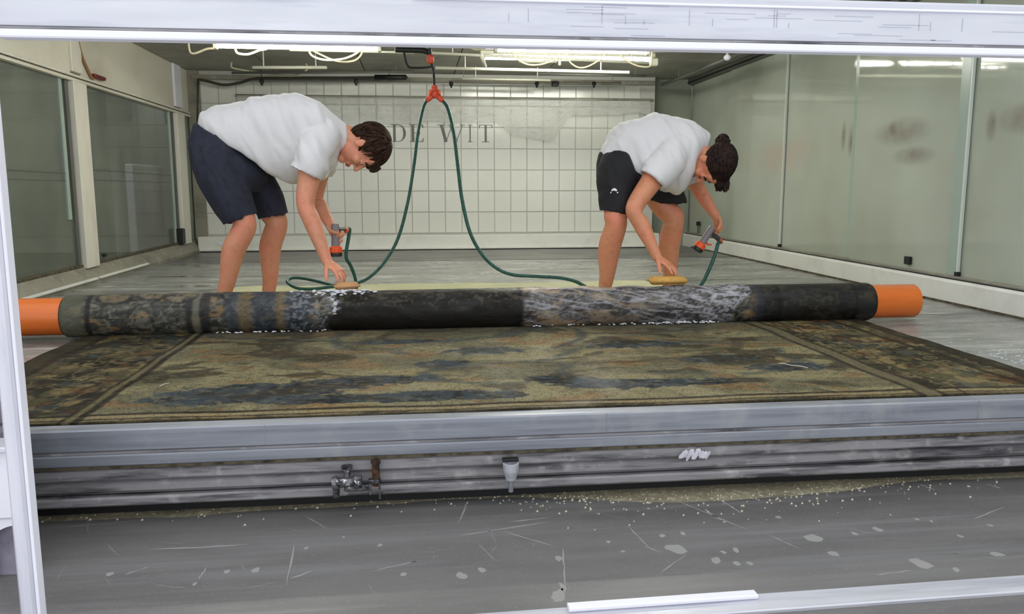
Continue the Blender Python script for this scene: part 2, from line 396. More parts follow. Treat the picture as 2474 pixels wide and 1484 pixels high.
db = tag(MB().bbox((-2.98, 8.9, -.7), (-2.9, 9.9, .98), .01).build('white_door_leaf', K['white']), 'white door leaf dimly visible through the farther left window', 'door')
tag(MB().bbox((-3.7, 5.6, -.7), (-3.1, 6.6, 1.5), .02).build('dark_cabinet', K['frame_dark']), 'dark cabinet dimly visible through the nearer left window', 'cabinet')
# ceiling
ce = struct(empty('ceiling', (.4, 7, ZC)), 'dull grey low ceiling of boards')
rr = random.Random(4)
for i in range(6):
    for j, (y0, y1) in enumerate(((4.3, 7.0), (7.0, 8.5), (8.5, 11.7))):
        x0 = -2.62 + i*1.03
        MB().bbox((x0+.004, y0+.004, ZC+rr.uniform(0, .004)), (x0+1.026, y1-.004, ZC+.04), .004).build('board', K['ceil'], ce)
MB().box((-2.7, 4.3, ZC+.041), (3.6, 11.7, ZC+.06)).build('deck', K['darkpipe'], ce)
t5 = struct(MB().bbox((-2.5, YB-.05, 1.95), (2.88, YB-.012, 2.0), .004).build('trim_5', K['ledge']), 'strip where the tiled wall meets the ceiling')

# hall floor in front and the sunken grey apron
struct(MB().box((-6, -5, -.62), (6, 1.9, -.55)).build('floor_hall', K['hall']), 'pale floor outside the washing bed')
apron = struct(MB().box((-2.2, 1.74, -.32), (3.4, 2.78, -.29)).build('floor_apron', K['apron']), 'dusty grey sheet floor in front of the bed')

# ------------------------------------------------------------------ front aluminium frame
Yf = 1.85
fr = empty('aluminium_frame', (0, Yf, -.36)); tag(fr, 'bright aluminium frame around the opening nearest the camera', 'frame')
MB().bbox((-.9, Yf, 1.066), (2.2, Yf+.06, 1.165), .006).build('head_beam', K['alu'], fr)
MB().bbox((-.85, Yf-.006, 1.064), (2.2, Yf+.02, 1.0685), .001).build('groove', K['alu_grime'], fr)
MB().bbox((-.85, Yf-.012, 1.046), (2.2, Yf+.03, 1.063), .003).build('bead', K['white'], fr)
MB().bbox((.0, Yf-.008, 1.142), (2.2, Yf+.0, 1.147), .001).build('bead', K['white'], fr)
MB().bbox((-.906, Yf-.02, -.5), (-.873, Yf+.03, 1.2), .005).build('post', K['alu_post'], fr)
MB().bbox((-.874, Yf-.012, -.5), (-.866, Yf+.02, 1.045), .002).build('post_lip', K['white'], fr)
d_ = Vector((1, .017, 0)).normalized(); n_ = Vector((-d_.y, d_.x, 0)); r0 = Vector((.46, 1.789, 0))
def railbox(s0, s1, n0, n1, z0, z1, nm, m):
    MB().prism([(n0, z0+.003), (n0+.003, z0), (n1-.003, z0), (n1, z0+.003), (n1, z1-.003), (n1-.003, z1), (n0+.003, z1), (n0, z1-.003)], r0 + d_*s0, n_, (0, 0, 1), d_*(s1-s0)).build(nm, m, fr)
railbox(-1.32, 1.8, -.03, .05, -.302, -.28, 'bottom_rail', K['alu'])
railbox(-1.32, 1.8, -.024, .03, -.326, -.305, 'bottom_rail', K['alu'])
railbox(-1.32, 1.8, -.036, .03, -.36, -.329, 'bottom_rail', K['alu'])
railbox(-.11, .37, .02, .05, -.28, -.268, 'white_strip', K['white'])
# dents / scratches on the head beam
rr = random.Random(12); mb = MB()
for k in range(26):
    x = rr.uniform(.3, 1.6); z = rr.uniform(1.075, 1.14); l = rr.uniform(.03, .16)
    mb.box((x, Yf-.0006, z), (x+l, Yf+.002, z+.0012))
for k in range(14):
    x = rr.uniform(.2, 1.5); mb.box((x, Yf-.0006, 1.1), (x+.002, Yf+.002, 1.1+rr.uniform(.01, .04)))
K['beam_mark'] = mat('faint_beam_mark', (178, 180, 192), .5, .3)
o = mb.build('scratches', K['beam_mark'], fr); o['kind'] = 'stuff'

# ------------------------------------------------------------------ tank edge: sill profile and recess
se = empty('tank_edge', (0, 2.5, -.29)); tag(se, 'long dull aluminium edge of the washing bed below the tapestry', 'sill')
MB().bbox((-2.4, 2.5, -.055), (3.35, 2.565, .016), .005).build('upper_profile', K['alu_dull'], se)
MB().box((-2.4, 2.508, -.064), (3.35, 2.56, -.055)).build('groove', K['alu_grime'], se)
MB().bbox((-2.4, 2.498, -.1), (3.35, 2.565, -.064), .004).build('lower_profile', K['alu_dull'], se)
MB().box((-2.4, 2.503, -.109), (3.35, 2.56, -.1)).build('sealant_line', K['joint'], se)
MB().bbox((-2.4, 2.512, -.152), (3.35, 2.6, -.111), .006).build('recess_profile', K['alu_grime'], se)
MB().bbox((-2.4, 2.525, -.2), (3.35, 2.62, -.156), .012).build('recess_profile', K['alu_grime'], se)
MB().bbox((-2.4, 2.515, -.235), (3.35, 2.64, -.205), .006).build('recess_lip', K['alu_grime'], se)
MB().box((-2.4, 2.6, -.29), (3.35, 2.66, -.1)).build('recess_back', K['rubber'], se)
for x in (-.48, .6, 1.9):
    MB().box((x, 2.4988, -.05), (x+.002, 2.502, .014)).build('joint_line', K['alu_grime'], se)
# fittings in the recess
def bolt(p, axis, r, l, parent, m=None):
    o = MB().lathe([(0, 0), (r*1.5, 0), (r*1.5, l*.25), (r, l*.28), (r, l), (0, l)], p, axis, 6).build('bolt', m or K['steel'], parent); return o
p = at(848, 1160, 2.5)
v = empty('drain_valve', (p.x, 2.475, p.z-.04)); tag(v, 'worn steel drain valve under the bed edge', 'valve')
MB().lathe([(0, 0), (.02, 0), (.024, .012), (.016, .025), (.014, .06), (.022, .07), (.022, .09), (0, .092)], (p.x-.055, 2.475, p.z+.0), (1, 0, .05), 14).build('body', K['steel'], v)
MB().lathe([(0, 0), (.011, 0), (.011, .03), (.018, .03), (.018, .04), (0, .04)], (p.x-.01, 2.485, p.z+.012), (0, 0, 1), 10).build('spindle', K['steel'], v)
MB().lathe([(0, 0), (.01, 0), (.012, .035), (0, .036)], (p.x-.045, 2.485, p.z-.05), (0, 0, 1), 10).build('outlet', K['steel'], v)
MB().bbox((p.x-.02, 2.478, p.z-.03), (p.x+.06, 2.486, p.z-.012), .003).build('clamp', K['steel'], v)
p = at(908, 1150, 2.48)
v = empty('rusty_bracket', (p.x, 2.48, p.z-.05)); tag(v, 'rusty bolt bracket right of the drain valve', 'bracket')
MB().lathe([(0, 0), (.012, 0), (.012, .07), (.015, .072), (.015, .085), (0, .086)], (p.x, 2.488, p.z-.035), (0, 0, 1), 8).build('stud', K['rust'], v)
MB().bbox((p.x-.022, 2.47, p.z-.06), (p.x-.014, 2.475, p.z-.018), .002).build('prong', K['steel'], v)
MB().bbox((p.x+.008, 2.47, p.z-.075), (p.x+.014, 2.475, p.z-.02), .002).build('prong', K['steel'], v)
MB().bbox((p.x-.024, 2.468, p.z-.022), (p.x+.016, 2.492, p.z-.01), .003).build('plate', K['steel'], v)
p = at(1233, 1130, 2.49)
v = empty('drain_spout', (p.x, 2.475, p.z-.06)); tag(v, 'pale grey drain spout hanging below the bed edge', 'spout')
MB().lathe([(0, 0), (.016, 0), (.024, .03), (.026, .055), (.02, .056), (.018, .03), (0, .03)], (p.x, 2.475, p.z-.035), (0, 0, 1), 14).build('cup', K['alu'], v)
MB().bbox((p.x-.026, 2.478, p.z+.022), (p.x+.026, 2.5, p.z+.032), .002).build('clip', K['rubber'], v)
MB().lathe([(0, 0), (.008, 0), (.008, .04), (0, .041)], (p.x, 2.475, p.z-.075), (0, 0, 1), 8).build('drip_tube', K['alu_dull'], v)
p = at(1680, 1102, 2.49); rr = random.Random(3); mb = MB()
for k in range(9):
    c = (p.x + (k-4)*.011, 2.497+rr.uniform(-.006, .006), p.z+rr.uniform(-.006, .008))
    mb.prism([(rr.uniform(.7, 1.2)*.012*math.cos(a), rr.uniform(.7, 1.2)*.017*math.sin(a)) for a in [i*math.pi/4 for i in range(8)]], c, (.8, .6*rr.uniform(-1, 1), .2), (.1, -.4, .9), (.001, .003, .001))
tag(mb.build('crumpled_film', K['white']), 'crumpled white plastic film stuck in the recess', 'plastic film')

# apron dirt: sand ridge, crumbs, scratches, spots
rr = random.Random(21)
mb = MB(); n = 120; top = []; bot = []
for i in range(n + 1):
    x = -1.6 + 4.6*i/n
    top.append((x, 2.70)); w = .06 + .05*vn(np.array(x*2.3), np.array(.5), 3) + .09*float(ss(.2, .9, np.array(x)))*float(ss(1.9, 1.1, np.array(x))) + .02*vn(np.array(x*13.), np.array(.5), 5)
    bot.append((x, 2.66 - float(w)))
vs = []; fs = []
for (x, y), (x2, y2) in zip(top, bot):
    vs += [(x, y, -.283), (x, (y+y2)/2, -.2855), (x2, y2, -.2899)]
for i in range(n):
    a = i*3; fs += [(a, a+1, a+4, a+3), (a+1, a+2, a+5, a+4)]
o = MB().add(vs, fs).build('sand_deposit', K['sand'], apron, True); o['kind'] = 'stuff'
mb = MB()
for k in range(1500):
    x = rr.gauss(1.0, .35) if k % 3 else rr.uniform(-1.3, 2.6)
    y = 2.66 - abs(rr.gauss(0, .08))*(1.4 if k % 3 else .8)
    if y < 2.2: continue
    s = rr.uniform(.0015, .005)
    mb.add([(x-s, y-s, -.29), (x+s, y-s*.6, -.29), (x, y+s, -.29), (x+.3*s, y, -.29+s*1.1)], [(0, 1, 3), (1, 2, 3), (2, 0, 3), (2, 1, 0)])
o = mb.build('crumbs', K['crumb'], apron); o['kind'] = 'stuff'
def blob(mb, x, y, a, b_, rot, z=-.29, h=.0006, n=14):
    pts = []
    for i in range(n):
        t = 2*math.pi*i/n; q = rr.uniform(.7, 1.15)
        px, py = a*q*math.cos(t), b_*q*math.sin(t)
        pts.append((px*math.cos(rot)-py*math.sin(rot), px*math.sin(rot)+py*math.cos(rot)))
    mb.prism(pts, (x, y, z), (1, 0, 0), (0, 1, 0), (0, 0, h))
def gp(px, py, z=-.29):
    d = RC @ np.array([px - IW/2, py - IH/2, FPX]); t = (z-CAMZ)/d[2]; return float(d[0]*t), float(d[1]*t)
mb = MB()
spots = [(1632,1327,26,14),(1965,1300,24,10),(2012,1338,15,7),(1778,1330,9,6),(1350,1350,9,7),(1350,1440,16,14),(980+135,1392,14,8),(1165,1378,10,6),(975,1388,9,5),(618,1378,11,6),(265,1388,10,5),(2228,1363,22,13),(2410,1340,18,6),(2215,1255,7,4),(2320,1296,8,4),(2392,1270,7,4),(1730,1355,12,9),(1780,1362,9,6),(1812,1362,9,5),(548,1382,8,4),(740,1325,5,4),(918,1318,7,4),(1600,1295,8,5),(1470,1310,6,4),(1505,1333,6,3),(2120,1280,12,8),(2065,1290,8,5),(2075,1455,22,10),(2250,1260,5,4),(2310,1378,8,6),(830,1298,4,3),(1360,1420,7,10),(470,1412,5,4),(1880,1250,8,4),(1650,1290,7,5),(1750,1262,5,3),(1748,1335,7,5)]
for px, py, a, b_ in spots:
    x, y = gp(px, py); blob(mb, x, y, a/900*1.0, b_/900*2.4, rr.uniform(-.5, .5))
o = mb.build('white_spots', K['mark'], apron); o['kind'] = 'stuff'
mb = MB()
def scratch(p0, p1, w):
    a = Vector((*gp(*p0), -.2897)); b = Vector((*gp(*p1), -.2897)); d = (b-a).normalized(); s = Vector((-d.y, d.x, 0))*w
    n = 7; up = []; dn = []
    for i in range(n):
        t = i/(n-1); c = a.lerp(b, t) + s*rr.uniform(-.6, .6); ww = (.35+rr.random()*.65)*(1 if 0 < i < n-1 else .2)
        up.append(c+s*ww); dn.append(c-s*ww)
    mb.add(up+dn, [(i, i+1, n+i+1, n+i) for i in range(n-1)])
for a in [((1215,1285),(1345,1322),.003),((1130,1210),(1108,1265),.004),((1622,1205),(1830,1290),.003),((1700,1230),(1745,1258),.005),((1850,1290),(1940,1330),.003),((700,1400),(755,1380),.004),((692,1415),(712,1310),.003),((1105,1295),(1325,1262),.004),((1360,1325),(1365,1420),.003),((1515,1270),(1570,1325),.0025),((1555,1320),(1600,1335),.004),((1660,1340),(1595,1385),.003),((2115,1390),(2205,1378),.004),((300,1390),(360,1370),.003),((360,1330),(600,1315),.007),((2220,1170),(2260,1185),.005),((2380,1170),(2420,1180),.006),((900,1380),(1010,1355),.003),((740,1248),(790,1278),.003),((480,1400),(500,1370),.003),((1735,1205),(1790,1240),.004),((2050,1278),(2110,1290),.002),((2350,1255),(2430,1225),.003),((1330,1250),(1230,1262),.005),((150,1260),(330,1242),.004),((150,1275),(420,1250),.003)]:
    scratch(*a)
o = mb.build('scratch_marks', K['mark'], apron); o['kind'] = 'stuff'
mb = MB()
for k in range(60):
    px, py = rr.uniform(110, 2450), rr.uniform(1240, 1470); l = rr.uniform(20, 130); an = rr.uniform(-.5, .5) if k % 3 else rr.uniform(1.2, 1.9)
    scratch((px, py), (px+l*math.cos(an), py+l*math.sin(an)*.4), rr.uniform(.0012, .004))
o = mb.build('faint_scratches', K['markfaint'], apron); o['kind'] = 'stuff'

# ------------------------------------------------------------------ items left of the post
lp = tag(MB().bbox((-1.6, 2.16, -.12), (-1.04, 2.2, .07), .006).build('white_side_panel', K['white']), 'white panel standing left of the frame post', 'panel')
MB().bbox((-1.6, 2.13, .07), (-1.04, 2.22, .085), .003).build('cap_rail', K['alu_post'], lp)
pl = [(-.6, -.5), (-.6, 0), (0, 0)] + [(-.02 - .07*math.sin(a), -.02 - .055*(1-math.cos(a))) for a in [k*math.pi/2/8 for k in range(9)]] + [(-.09, -.50)]
MB().prism(pl, (-1.04, 2.17, -.12), (1, 0, 0), (0, 0, 1), (0, .02, 0)).build('arched_apron', K['white'], lp)
MB().box((-1.24, 2.2, -.62), (-1.04, 2.215, .07)).build('backing', K['greycloth'], lp)
st = tag(MB().bbox((-1.5, 2.3, -.62), (-1.15, 2.42, .0), .004).build('cloth_stand', K['alu_dull']), 'dull stand carrying folded cloths behind the white panel', 'stand')
MB().bbox((-1.5, 2.24, -.0), (-1.15, 2.44, .015), .004).build('shelf', K['alu_dull'], st)
def fcloth(z0, z1, m, lab, x1):
    mb = MB(); n = 3
    for k in range(n):
        a = z0 + (z1-z0)*k/n; b = z0 + (z1-z0)*(k+1)/n
        mb.bbox((-1.45, 2.26+.004*k, a), (x1-.004*(k % 2), 2.42, b-.001), min(.012, (b-a)*.4))
    return tag(mb.build('folded_cloth', m), lab, 'cloth', 'cloths stacked left of the post')
fcloth(.0155, .2, K['greycloth'], 'mauve grey folded cloth, lowest of the stack', -1.16)
fcloth(.2, .26, K['white'], 'white folded cloth between the mauve and the blue one', -1.163)
fcloth(.26, .3, K['blue'], 'blue folded cloth above the white one', -1.166)
fcloth(.3, .5, K['greycloth'], 'mauve grey folded cloth topmost of the stack', -1.17)

# ------------------------------------------------------------------ lamps and pipes under the ceiling
def lamp(name, xa, xb, Y, z, label, extra):
    e = empty(name, ((xa+xb)/2, Y, ZC)); tag(e, label, 'lamp', 'fluorescent lamps under the ceiling')
    MB().bbox((xa-.05, Y-.06, z+.02), (xb+extra, Y+.06, z+.06), .006).build('housing', K['whitepipe'], e)
    for k in (xa+.1, xb-.1): MB().tube([(k, Y, z+.06), (k, Y, ZC+.002)], .008, 6).build('hanger', K['whitepipe'], e)
    MB().tube([(xa, Y, z), (xb, Y, z)], .022, 12).build('tube', K['tube'], e, True)
    for k in (xa-.03, xb): MB().bbox((k, Y-.03, z-.03), (k+.03, Y+.03, z+.03), .004).build('end_cap', K['whitepipe'], e)
pa, pb = at(525, 111, 7.0), at(912, 111, 7.0)
lamp('fluorescent_lamp', pa.x, pb.x, 7.0, pa.z+.005, 'glowing fluorescent tube above the bent man', .42)
pa, pb = at(1202, 118, 7.0), at(1560, 124, 7.0)
lamp('fluorescent_lamp', pa.x, pb.x, 7.0, pa.z+.0, 'glowing fluorescent tube right of the hanging hose', .05)
lamp('fluorescent_lamp', -1.75, -.4, 5.9, 1.985, 'added fluorescent fill tube hidden behind the head beam, left one', .05)  # extra tube put in to help light the people, unseen behind the beam
lamp('fluorescent_lamp', 1.0, 2.35, 5.9, 1.985, 'added fluorescent fill tube hidden behind the head beam, right one', .05)  # second unseen tube, added for the same fill on the people

def pipe(name, pts, r, m, label, cat, group=None, n=8, clips=()):
    e = tag(MB().tube(pts, r, n).build(name, m, None, True), label, cat, group)
    for c in clips:
        MB().tube([Vector(c), Vector((c[0], c[1], ZC+.005))], .006, 6).build('hanger', m, e)
    return e
sp = 'white spray pipes under the ceiling'
def spx(a, b, Y, r, label, hang=2):
    A, B = at(*a, Y), at(*b, Y)
    cl = [A.lerp(B, t) for t in ((.15, .85) if hang == 2 else (.1, .35, .6, .9))]
    return pipe('spray_pipe', [A, B], r, K['whitepipe'], label, 'pipe', sp, clips=cl)
pa, pb = at(1172, 134, 8.2), at(1568, 149, 8.2)
lamp('fluorescent_lamp', pa.x, pb.x, 8.2, (pa.z+pb.z)/2, 'farther glowing fluorescent tube just below the right one', .05)
q = spx((1038, 128), (1580, 153), 7.9, .014, 'long white spray pipe running into the farther tube', 4)
spx((1052, 164), (1520, 175), 8.4, .016, 'white spray pipe one below the thickest', 2)
spx((1117, 190), (1330, 194), 9.2, .012, 'short white spray pipe nearest the tiled wall')
spx((610, 163), (790, 163), 8.4, .016, 'short white spray pipe above the bent man')
spx((700, 121), (1000, 127), 7.5, .010, 'slim white spray pipe behind the left tube')
A = at(1280, 148, 8.0)
pipe('spray_pipe', [at(1255, 149, 7.9), at(1345, 149, 7.9)], .012, K['whitepipe'], 'stubby white spray pipe between the two long ones', 'pipe', sp)
# slanting drop piece on the thick pipe
MB().tube([at(1163, 133, 7.6), at(1172, 160, 7.9)], .018, 8).build('drop_arm', K['whitepipe'], q, True)
MB().tube([at(1352, 140, 7.6), at(1352, 158, 7.6)], .014, 8).build('drop_arm', K['whitepipe'], q, True)
MB().bbox(tuple(at(1578, 160, 7.6)-Vector((.03, .04, .0))), tuple(at(1578, 142, 7.6)+Vector((.04, .04, 0))), .008).build('elbow', K['whitepipe'], q)
# dark manifold along the back wall
pts = [at(478, 192, 9.6), at(500, 196, 9.6), at(540, 205, 9.6), at(580, 200, 9.6), at(618, 190, 9.6), at(700, 189, 9.6), at(860, 188, 9.6), at(985, 187, 9.6)]
dm = tag(hose(pts, .016, 8, 6).build('dark_manifold_pipe', K['darkpipe'], None, True), 'dark sagging pipe with nozzles along the tiled wall', 'pipe')
MB().tube([at(905, 187, 9.6), at(982, 187, 9.6)], .03, 10).build('sleeve', K['black'], dm, True)
MB().tube([at(478, 192, 9.6), at(477, 300, 9.6)], .01, 8).build('drop_pipe', K['darkpipe'], dm, True)
for x in (632, 860):
    a = at(x, 190, 9.6); MB().lathe([(0, 0), (.02, 0), (.028, .04), (.014, .055), (.012, .075), (0, .076)], a, (0, 0, -1), 10).build('nozzle', K['darkpipe'], dm, True)
for x in (632, 940): MB().tube([at(x, 190, 9.6), (at(x, 190, 9.6).x, 9.6, ZC+.005)], .006, 6).build('hanger', K['darkpipe'], dm)
dm2 = tag(MB().tube([at(1085, 196, 9.55), at(1500, 200, 9.55)], .01, 8).build('slim_manifold_pipe', K['ledge'], None, True), 'slim grey pipe with dark nozzles right of the hose', 'pipe')
for x in (1090, 1297, 1435):
    a = at(x, 198, 9.55); MB().lathe([(0, 0), (.022, 0), (.026, .03), (.012, .045), (.01, .065), (0, .066)], a, (0, 0, -1), 10).build('nozzle', K['black'], dm2, True)
a = at(1341, 203, 9.55); MB().bbox(tuple(a-Vector((.04, .03, .03))), tuple(a+Vector((.04, .03, .03))), .008).build('connector_block', K['black'], dm2)
for x in (1120, 1480): MB().tube([at(x, 197, 9.55), (at(x, 197, 9.55).x, 9.55, ZC+.005)], .005, 6).build('hanger', K['ledge'], dm2)
# olive trusses / conduits
for (a, b, Y, lab) in [((560, 176), (1000, 174), 9.0, 'olive conduit above the bent man'), ((1300, 178), (1560, 184), 9.0, 'olive conduit below the right tube')]:
    A, B = at(*a, Y), at(*b, Y)
    pipe('conduit', [A, B], .014, K['frame_dark'], lab, 'conduit', 'olive conduits', clips=[A.lerp(B, .1), A.lerp(B, .9)])
# right wall conduit with brackets
pipe('conduit', [at(1600, 205, 9.6), at(1800, 125, 7.0)], .02, K['frame_dark'], 'dark conduit running along the top of the glass panels', 'conduit', 'olive conduits', clips=[at(1640, 189, 9.1), at(1760, 141, 7.5)])
# looping cream cables
def loop(pts, Y, r, lab):
    Ps = [at(x, y, Y) for x, y in pts]
    Ps = [Vector((Ps[0].x, Y, ZC+.004))] + Ps + [Vector((Ps[-1].x, Y, ZC+.004))]
    tag(hose(Ps, r, 6, 6).build('looped_cable', K['creamcable'], None, True), lab, 'cable', 'cream cables under the ceiling')
loop([(568, 112), (572, 126), (580, 130), (600, 131), (625, 122), (650, 112)], 7.2, .011, 'cream cable drooping from the left tube, smallest loop')
loop([(746, 112), (750, 130), (765, 140), (790, 145), (830, 142), (862, 128), (872, 112)], 7.3, .010, 'cream cable with the deepest droop under the left tube')
loop([(750, 115), (775, 132), (815, 148), (850, 148), (868, 138), (876, 120)], 7.4, .009, 'cream cable crossing behind the deepest droop')
loop([(460, 127), (500, 118), (525, 112)], 7.3, .010, 'short cream cable at the left end of the lamp')
loop([(1118, 100), (1140, 117), (1160, 120), (1176, 114), (1188, 100)], 6.8, .008, 'cream cable hanging between the two tubes')
loop([(1240, 132), (1265, 152), (1290, 157), (1320, 152), (1350, 135)], 7.5, .009, 'cream cable under the left half of the right tube')
loop([(1372, 140), (1390, 160), (1412, 163), (1440, 150), (1460, 132)], 7.5, .008, 'thin cream cable under the middle of the right tube')
loop([(1500, 132), (1520, 150), (1545, 160), (1570, 160), (1575, 140)], 7.5, .009, 'cream cable at the right end of the lamp')
loop([(560, 163), (580, 168), (620, 174), (700, 183), (740, 170)], 9.2, .010, 'cream cable low above the bent man')
# ceiling sprinkler bulb near glass
a = at(1757, 139, 6.9)
e = tag(MB().ell(a, (.03, .03, .026)).build('bulkhead_light', K['white'], None, True), 'small round white fitting above the glass panels', 'light')
MB().tube([a, (a.x, a.y, ZC+.005)], .01, 8).build('stem', K['whitepipe'], e)
# brown cable with red plug on the left wall
e = tag(hose([(XL+.012, 6.72, 2.03), (XL+.012, 6.74, 1.9), (XL+.012, 6.8, 1.76), (XL+.012, 6.9, 1.66), (XL+.012, 6.98, 1.60), (XL+.015, 7.0, 1.595)], .012, 8).build('brown_cable', K['brown'], None, True), 'brown cable hanging down the cream panel', 'cable')
MB().bbox((XL+.002, 6.99, 1.605), (XL+.04, 7.22, 1.635), .008).build('plug', K['red'], e)
MB().bbox((XL+.001, 6.71, 1.86), (XL+.02, 6.78, 2.03), .004).build('sleeve', K['brown'], e)
# black stub on the back curb
e = empty('black_tap', tuple(at(1686, 575, 9.6))); e.location.z = .17; tag(e, 'small black tap standing on the far curb corner', 'tap')
a = Vector(e.location)
MB().tube([a, a+Vector((0, 0, .12))], .012, 8).build('stem', K['frame_dark'], e)
MB().bbox(tuple(a+Vector((-.022, -.022, .1))), tuple(a+Vector((.022, .022, .15))), .006).build('knob', K['black'], e)

# ------------------------------------------------------------------ lettering and plastic film on the back wall
le = empty('wall_lettering', (.3, YB-.006, 1.27)); tag(le, 'grey serif lettering DE WIT on the tiled wall', 'lettering')
def serif(letter):
    H = 1.; t = .15; h = .035                       # thick, hairline
    if letter == 'I': return [[(.5-t/2, 0), (.5+t/2, 0), (.5+t/2, H), (.5-t/2, H)], [(.22, 0), (.78, 0), (.78, h), (.22, h)], [(.22, H-h), (.78, H-h), (.78, H), (.22, H)]], 1.
    if letter == 'T': return [[(.5-t/2, 0), (.5+t/2, 0), (.5+t/2, H), (.5-t/2, H)], [(.22, 0), (.78, 0), (.78, h), (.22, h)], [(.02, H-h), (.98, H-h), (.98, H), (.02, H)], [(.02, H-.2), (.06, H-.2), (.1, H), (.02, H)], [(.94, H-.2), (.98, H-.2), (.98, H), (.9, H)]], 1.
    if letter == 'E': return [[(.14, 0), (.14+t, 0), (.14+t, H), (.14, H)], [(0, 0), (.82, 0), (.82, h), (0, h)], [(0, H-h), (.78, H-h), (.78, H), (0, H)], [(.2, .5), (.6, .5), (.6, .5+h), (.2, .5+h)], [(.78, 0), (.86, .22), (.82, .22), (.7, 0)], [(.7, H), (.78, H-.2), (.82, H-.2), (.8, H)], [(.58, .4), (.62, .4), (.62, .62), (.58, .62)]], .86
    if letter == 'D':
        o = []
        for k in range(14):
            a0, a1 = -math.pi/2 + math.pi*k/14, -math.pi/2 + math.pi*(k+1)/14
            f = lambda a: ((.42+.5*math.cos(a), .5+.5*math.sin(a)), (.42+(.5-t*math.cos(a)**1*1.05)*math.cos(a) if math.cos(a) > 0 else .42, .5+(.5-h)*math.sin(a)))
            (p0, q0), (p1, q1) = f(a0), f(a1); o.append([p0, p1, q1, q0])
        return [[(.14, 0), (.14+t, 0), (.14+t, H), (.14, H)], [(0, 0), (.42, 0), (.42, h), (0, h)], [(0, H-h), (.42, H-h), (.42, H), (0, H)]] + o, .92
    if letter == 'W':
        def st(x0, x1, w): return [(x0, H), (x0+w, H), (x1+w/2, 0), (x1-w/2, 0)]
        return [st(.06, .36, t), [(.34, 0), (.38, 0), (.68, H), (.64, H)], st(.52, .86, t), [(.84, 0), (.88, 0), (1.2, H), (1.16, H)], [(-.06, H-h), (.34, H-h), (.34, H), (-.06, H)], [(.42, H-h), (.8, H-h), (.8, H), (.42, H)], [(1.04, H-h), (1.3, H-h), (1.3, H), (1.04, H)]], 1.3
for ch, x0, x1 in (('D', 945, 981), ('E', 989, 1025), ('W', 1060, 1124), ('I', 1126, 1146), ('T', 1157, 1190)):
    A, B = at(x0, 342, YB-.004), at(x1, 342, YB-.004); polys, w = serif(ch); wid = B.x-A.x; hh = at(x0, 300, YB).z - A.z
    mb = MB()
    for i, pl in enumerate(polys): mb.prism(pl, (A.x, YB-.0035-.0002*i, 1.268), (wid/w, 0, 0), (0, 0, hh), (0, -.003, 0))
    mb.build('letter', K['letter'], le)
# film
vs = []; fs = []; nxs, nzs = 220, 40
for i in range(nxs+1):
    for j in range(nzs+1):
        u, v = i/nxs, j/nzs
        x = -2.0 + u*4.82
        droop = .1*vn(np.array(x*1.7), np.array(2.), 2) + .1*vn(np.array(x*5.), np.array(7.), 4)
        zt = 1.775 - .015*vn(np.array(x*3), np.array(1.), 8); zb = 1.455 + .45*droop - .2*float(ss(.95, 1.2, np.array(x))) + .3*float(ss(1.6, 1.9, np.array(x)))
        z = zt + (zb-zt)*v
        y = YB - .04 - .07*float(fbm(np.array(x*4+z*4.5), np.array(z*9-x*2.5), 11, 4)) - .02*v
        vs.append((x, y, z))
for i in range(nxs):
    for j in range(nzs):
        a = i*(nzs+1)+j; fs.append((a, a+1, a+nzs+2, a+nzs+1))
pf = tag(MB().add(vs, fs).build('plastic_film', K['sheet'], None, True), 'crinkled translucent film hung across the tiled wall', 'plastic film')
MB().tube([(-2.02, YB-.045, 1.778), (2.86, YB-.045, 1.778)], .014, 8).build('batten', K['ledge'], pf)

# ------------------------------------------------------------------ cream mat, tapestry, roll, pipe
def grid_obj(name, P, C, m, parent, flip=False):
    n0, n1 = P.shape[:2]
    me = bpy.data.meshes.new(name)
    idx = np.arange(n0*n1).reshape(n0, n1)
    f = np.stack([idx[:-1, :-1], idx[1:, :-1], idx[1:, 1:], idx[:-1, 1:]], -1).reshape(-1, 4)
    if flip: f = f[:, ::-1]
    me.from_pydata(P.reshape(-1, 3).tolist(), [], f.tolist())
    if C is not None:
        at_ = me.color_attributes.new('Col', 'FLOAT_COLOR', 'POINT')
        c4 = np.ones((n0*n1, 4)); c4[:, :3] = C.reshape(-1, 3); at_.data.foreach_set('color', c4.ravel())
    me.update()
    return link(name, me, m, parent, True)
def L3(c): return np.array(lin(c))
def mixc(c, col, m): return c*(1-m[..., None]) + L3(col)*m[..., None]

X, Y = np.meshgrid(np.linspace(-1.62, 2.05, 160), np.linspace(4.33, 6.15, 70), indexing='ij')
Z = .008 + .02*fbm(X*2.2, Y*5, 5, 3)*ss(4.33, 4.6, Y)
Z[0, :] = Z[-1, :] = 0.001; Z[:, 0] = Z[:, -1] = .001
Yw = Y + .12*(fbm(X*1.3, Y*0+1, 9, 3)-.5)*ss(5., 6.1, Y); Xw = X + .1*(fbm(Y*2, X*0+3, 19, 3)-.5)*np.sign(X-.2)*ss(.9, 1.6, np.abs(X-.2)) - .25*(Y-4.33)*ss(1.2, 2.05, X)*.6 + .25*(Y-4.33)*ss(-.9, -1.62, X)*.6
tag(grid_obj('foam_mat', np.stack([Xw, Yw, Z], -1), None, K['matt'], None), 'cream yellow mat spread on the wet floor behind the roll', 'mat')

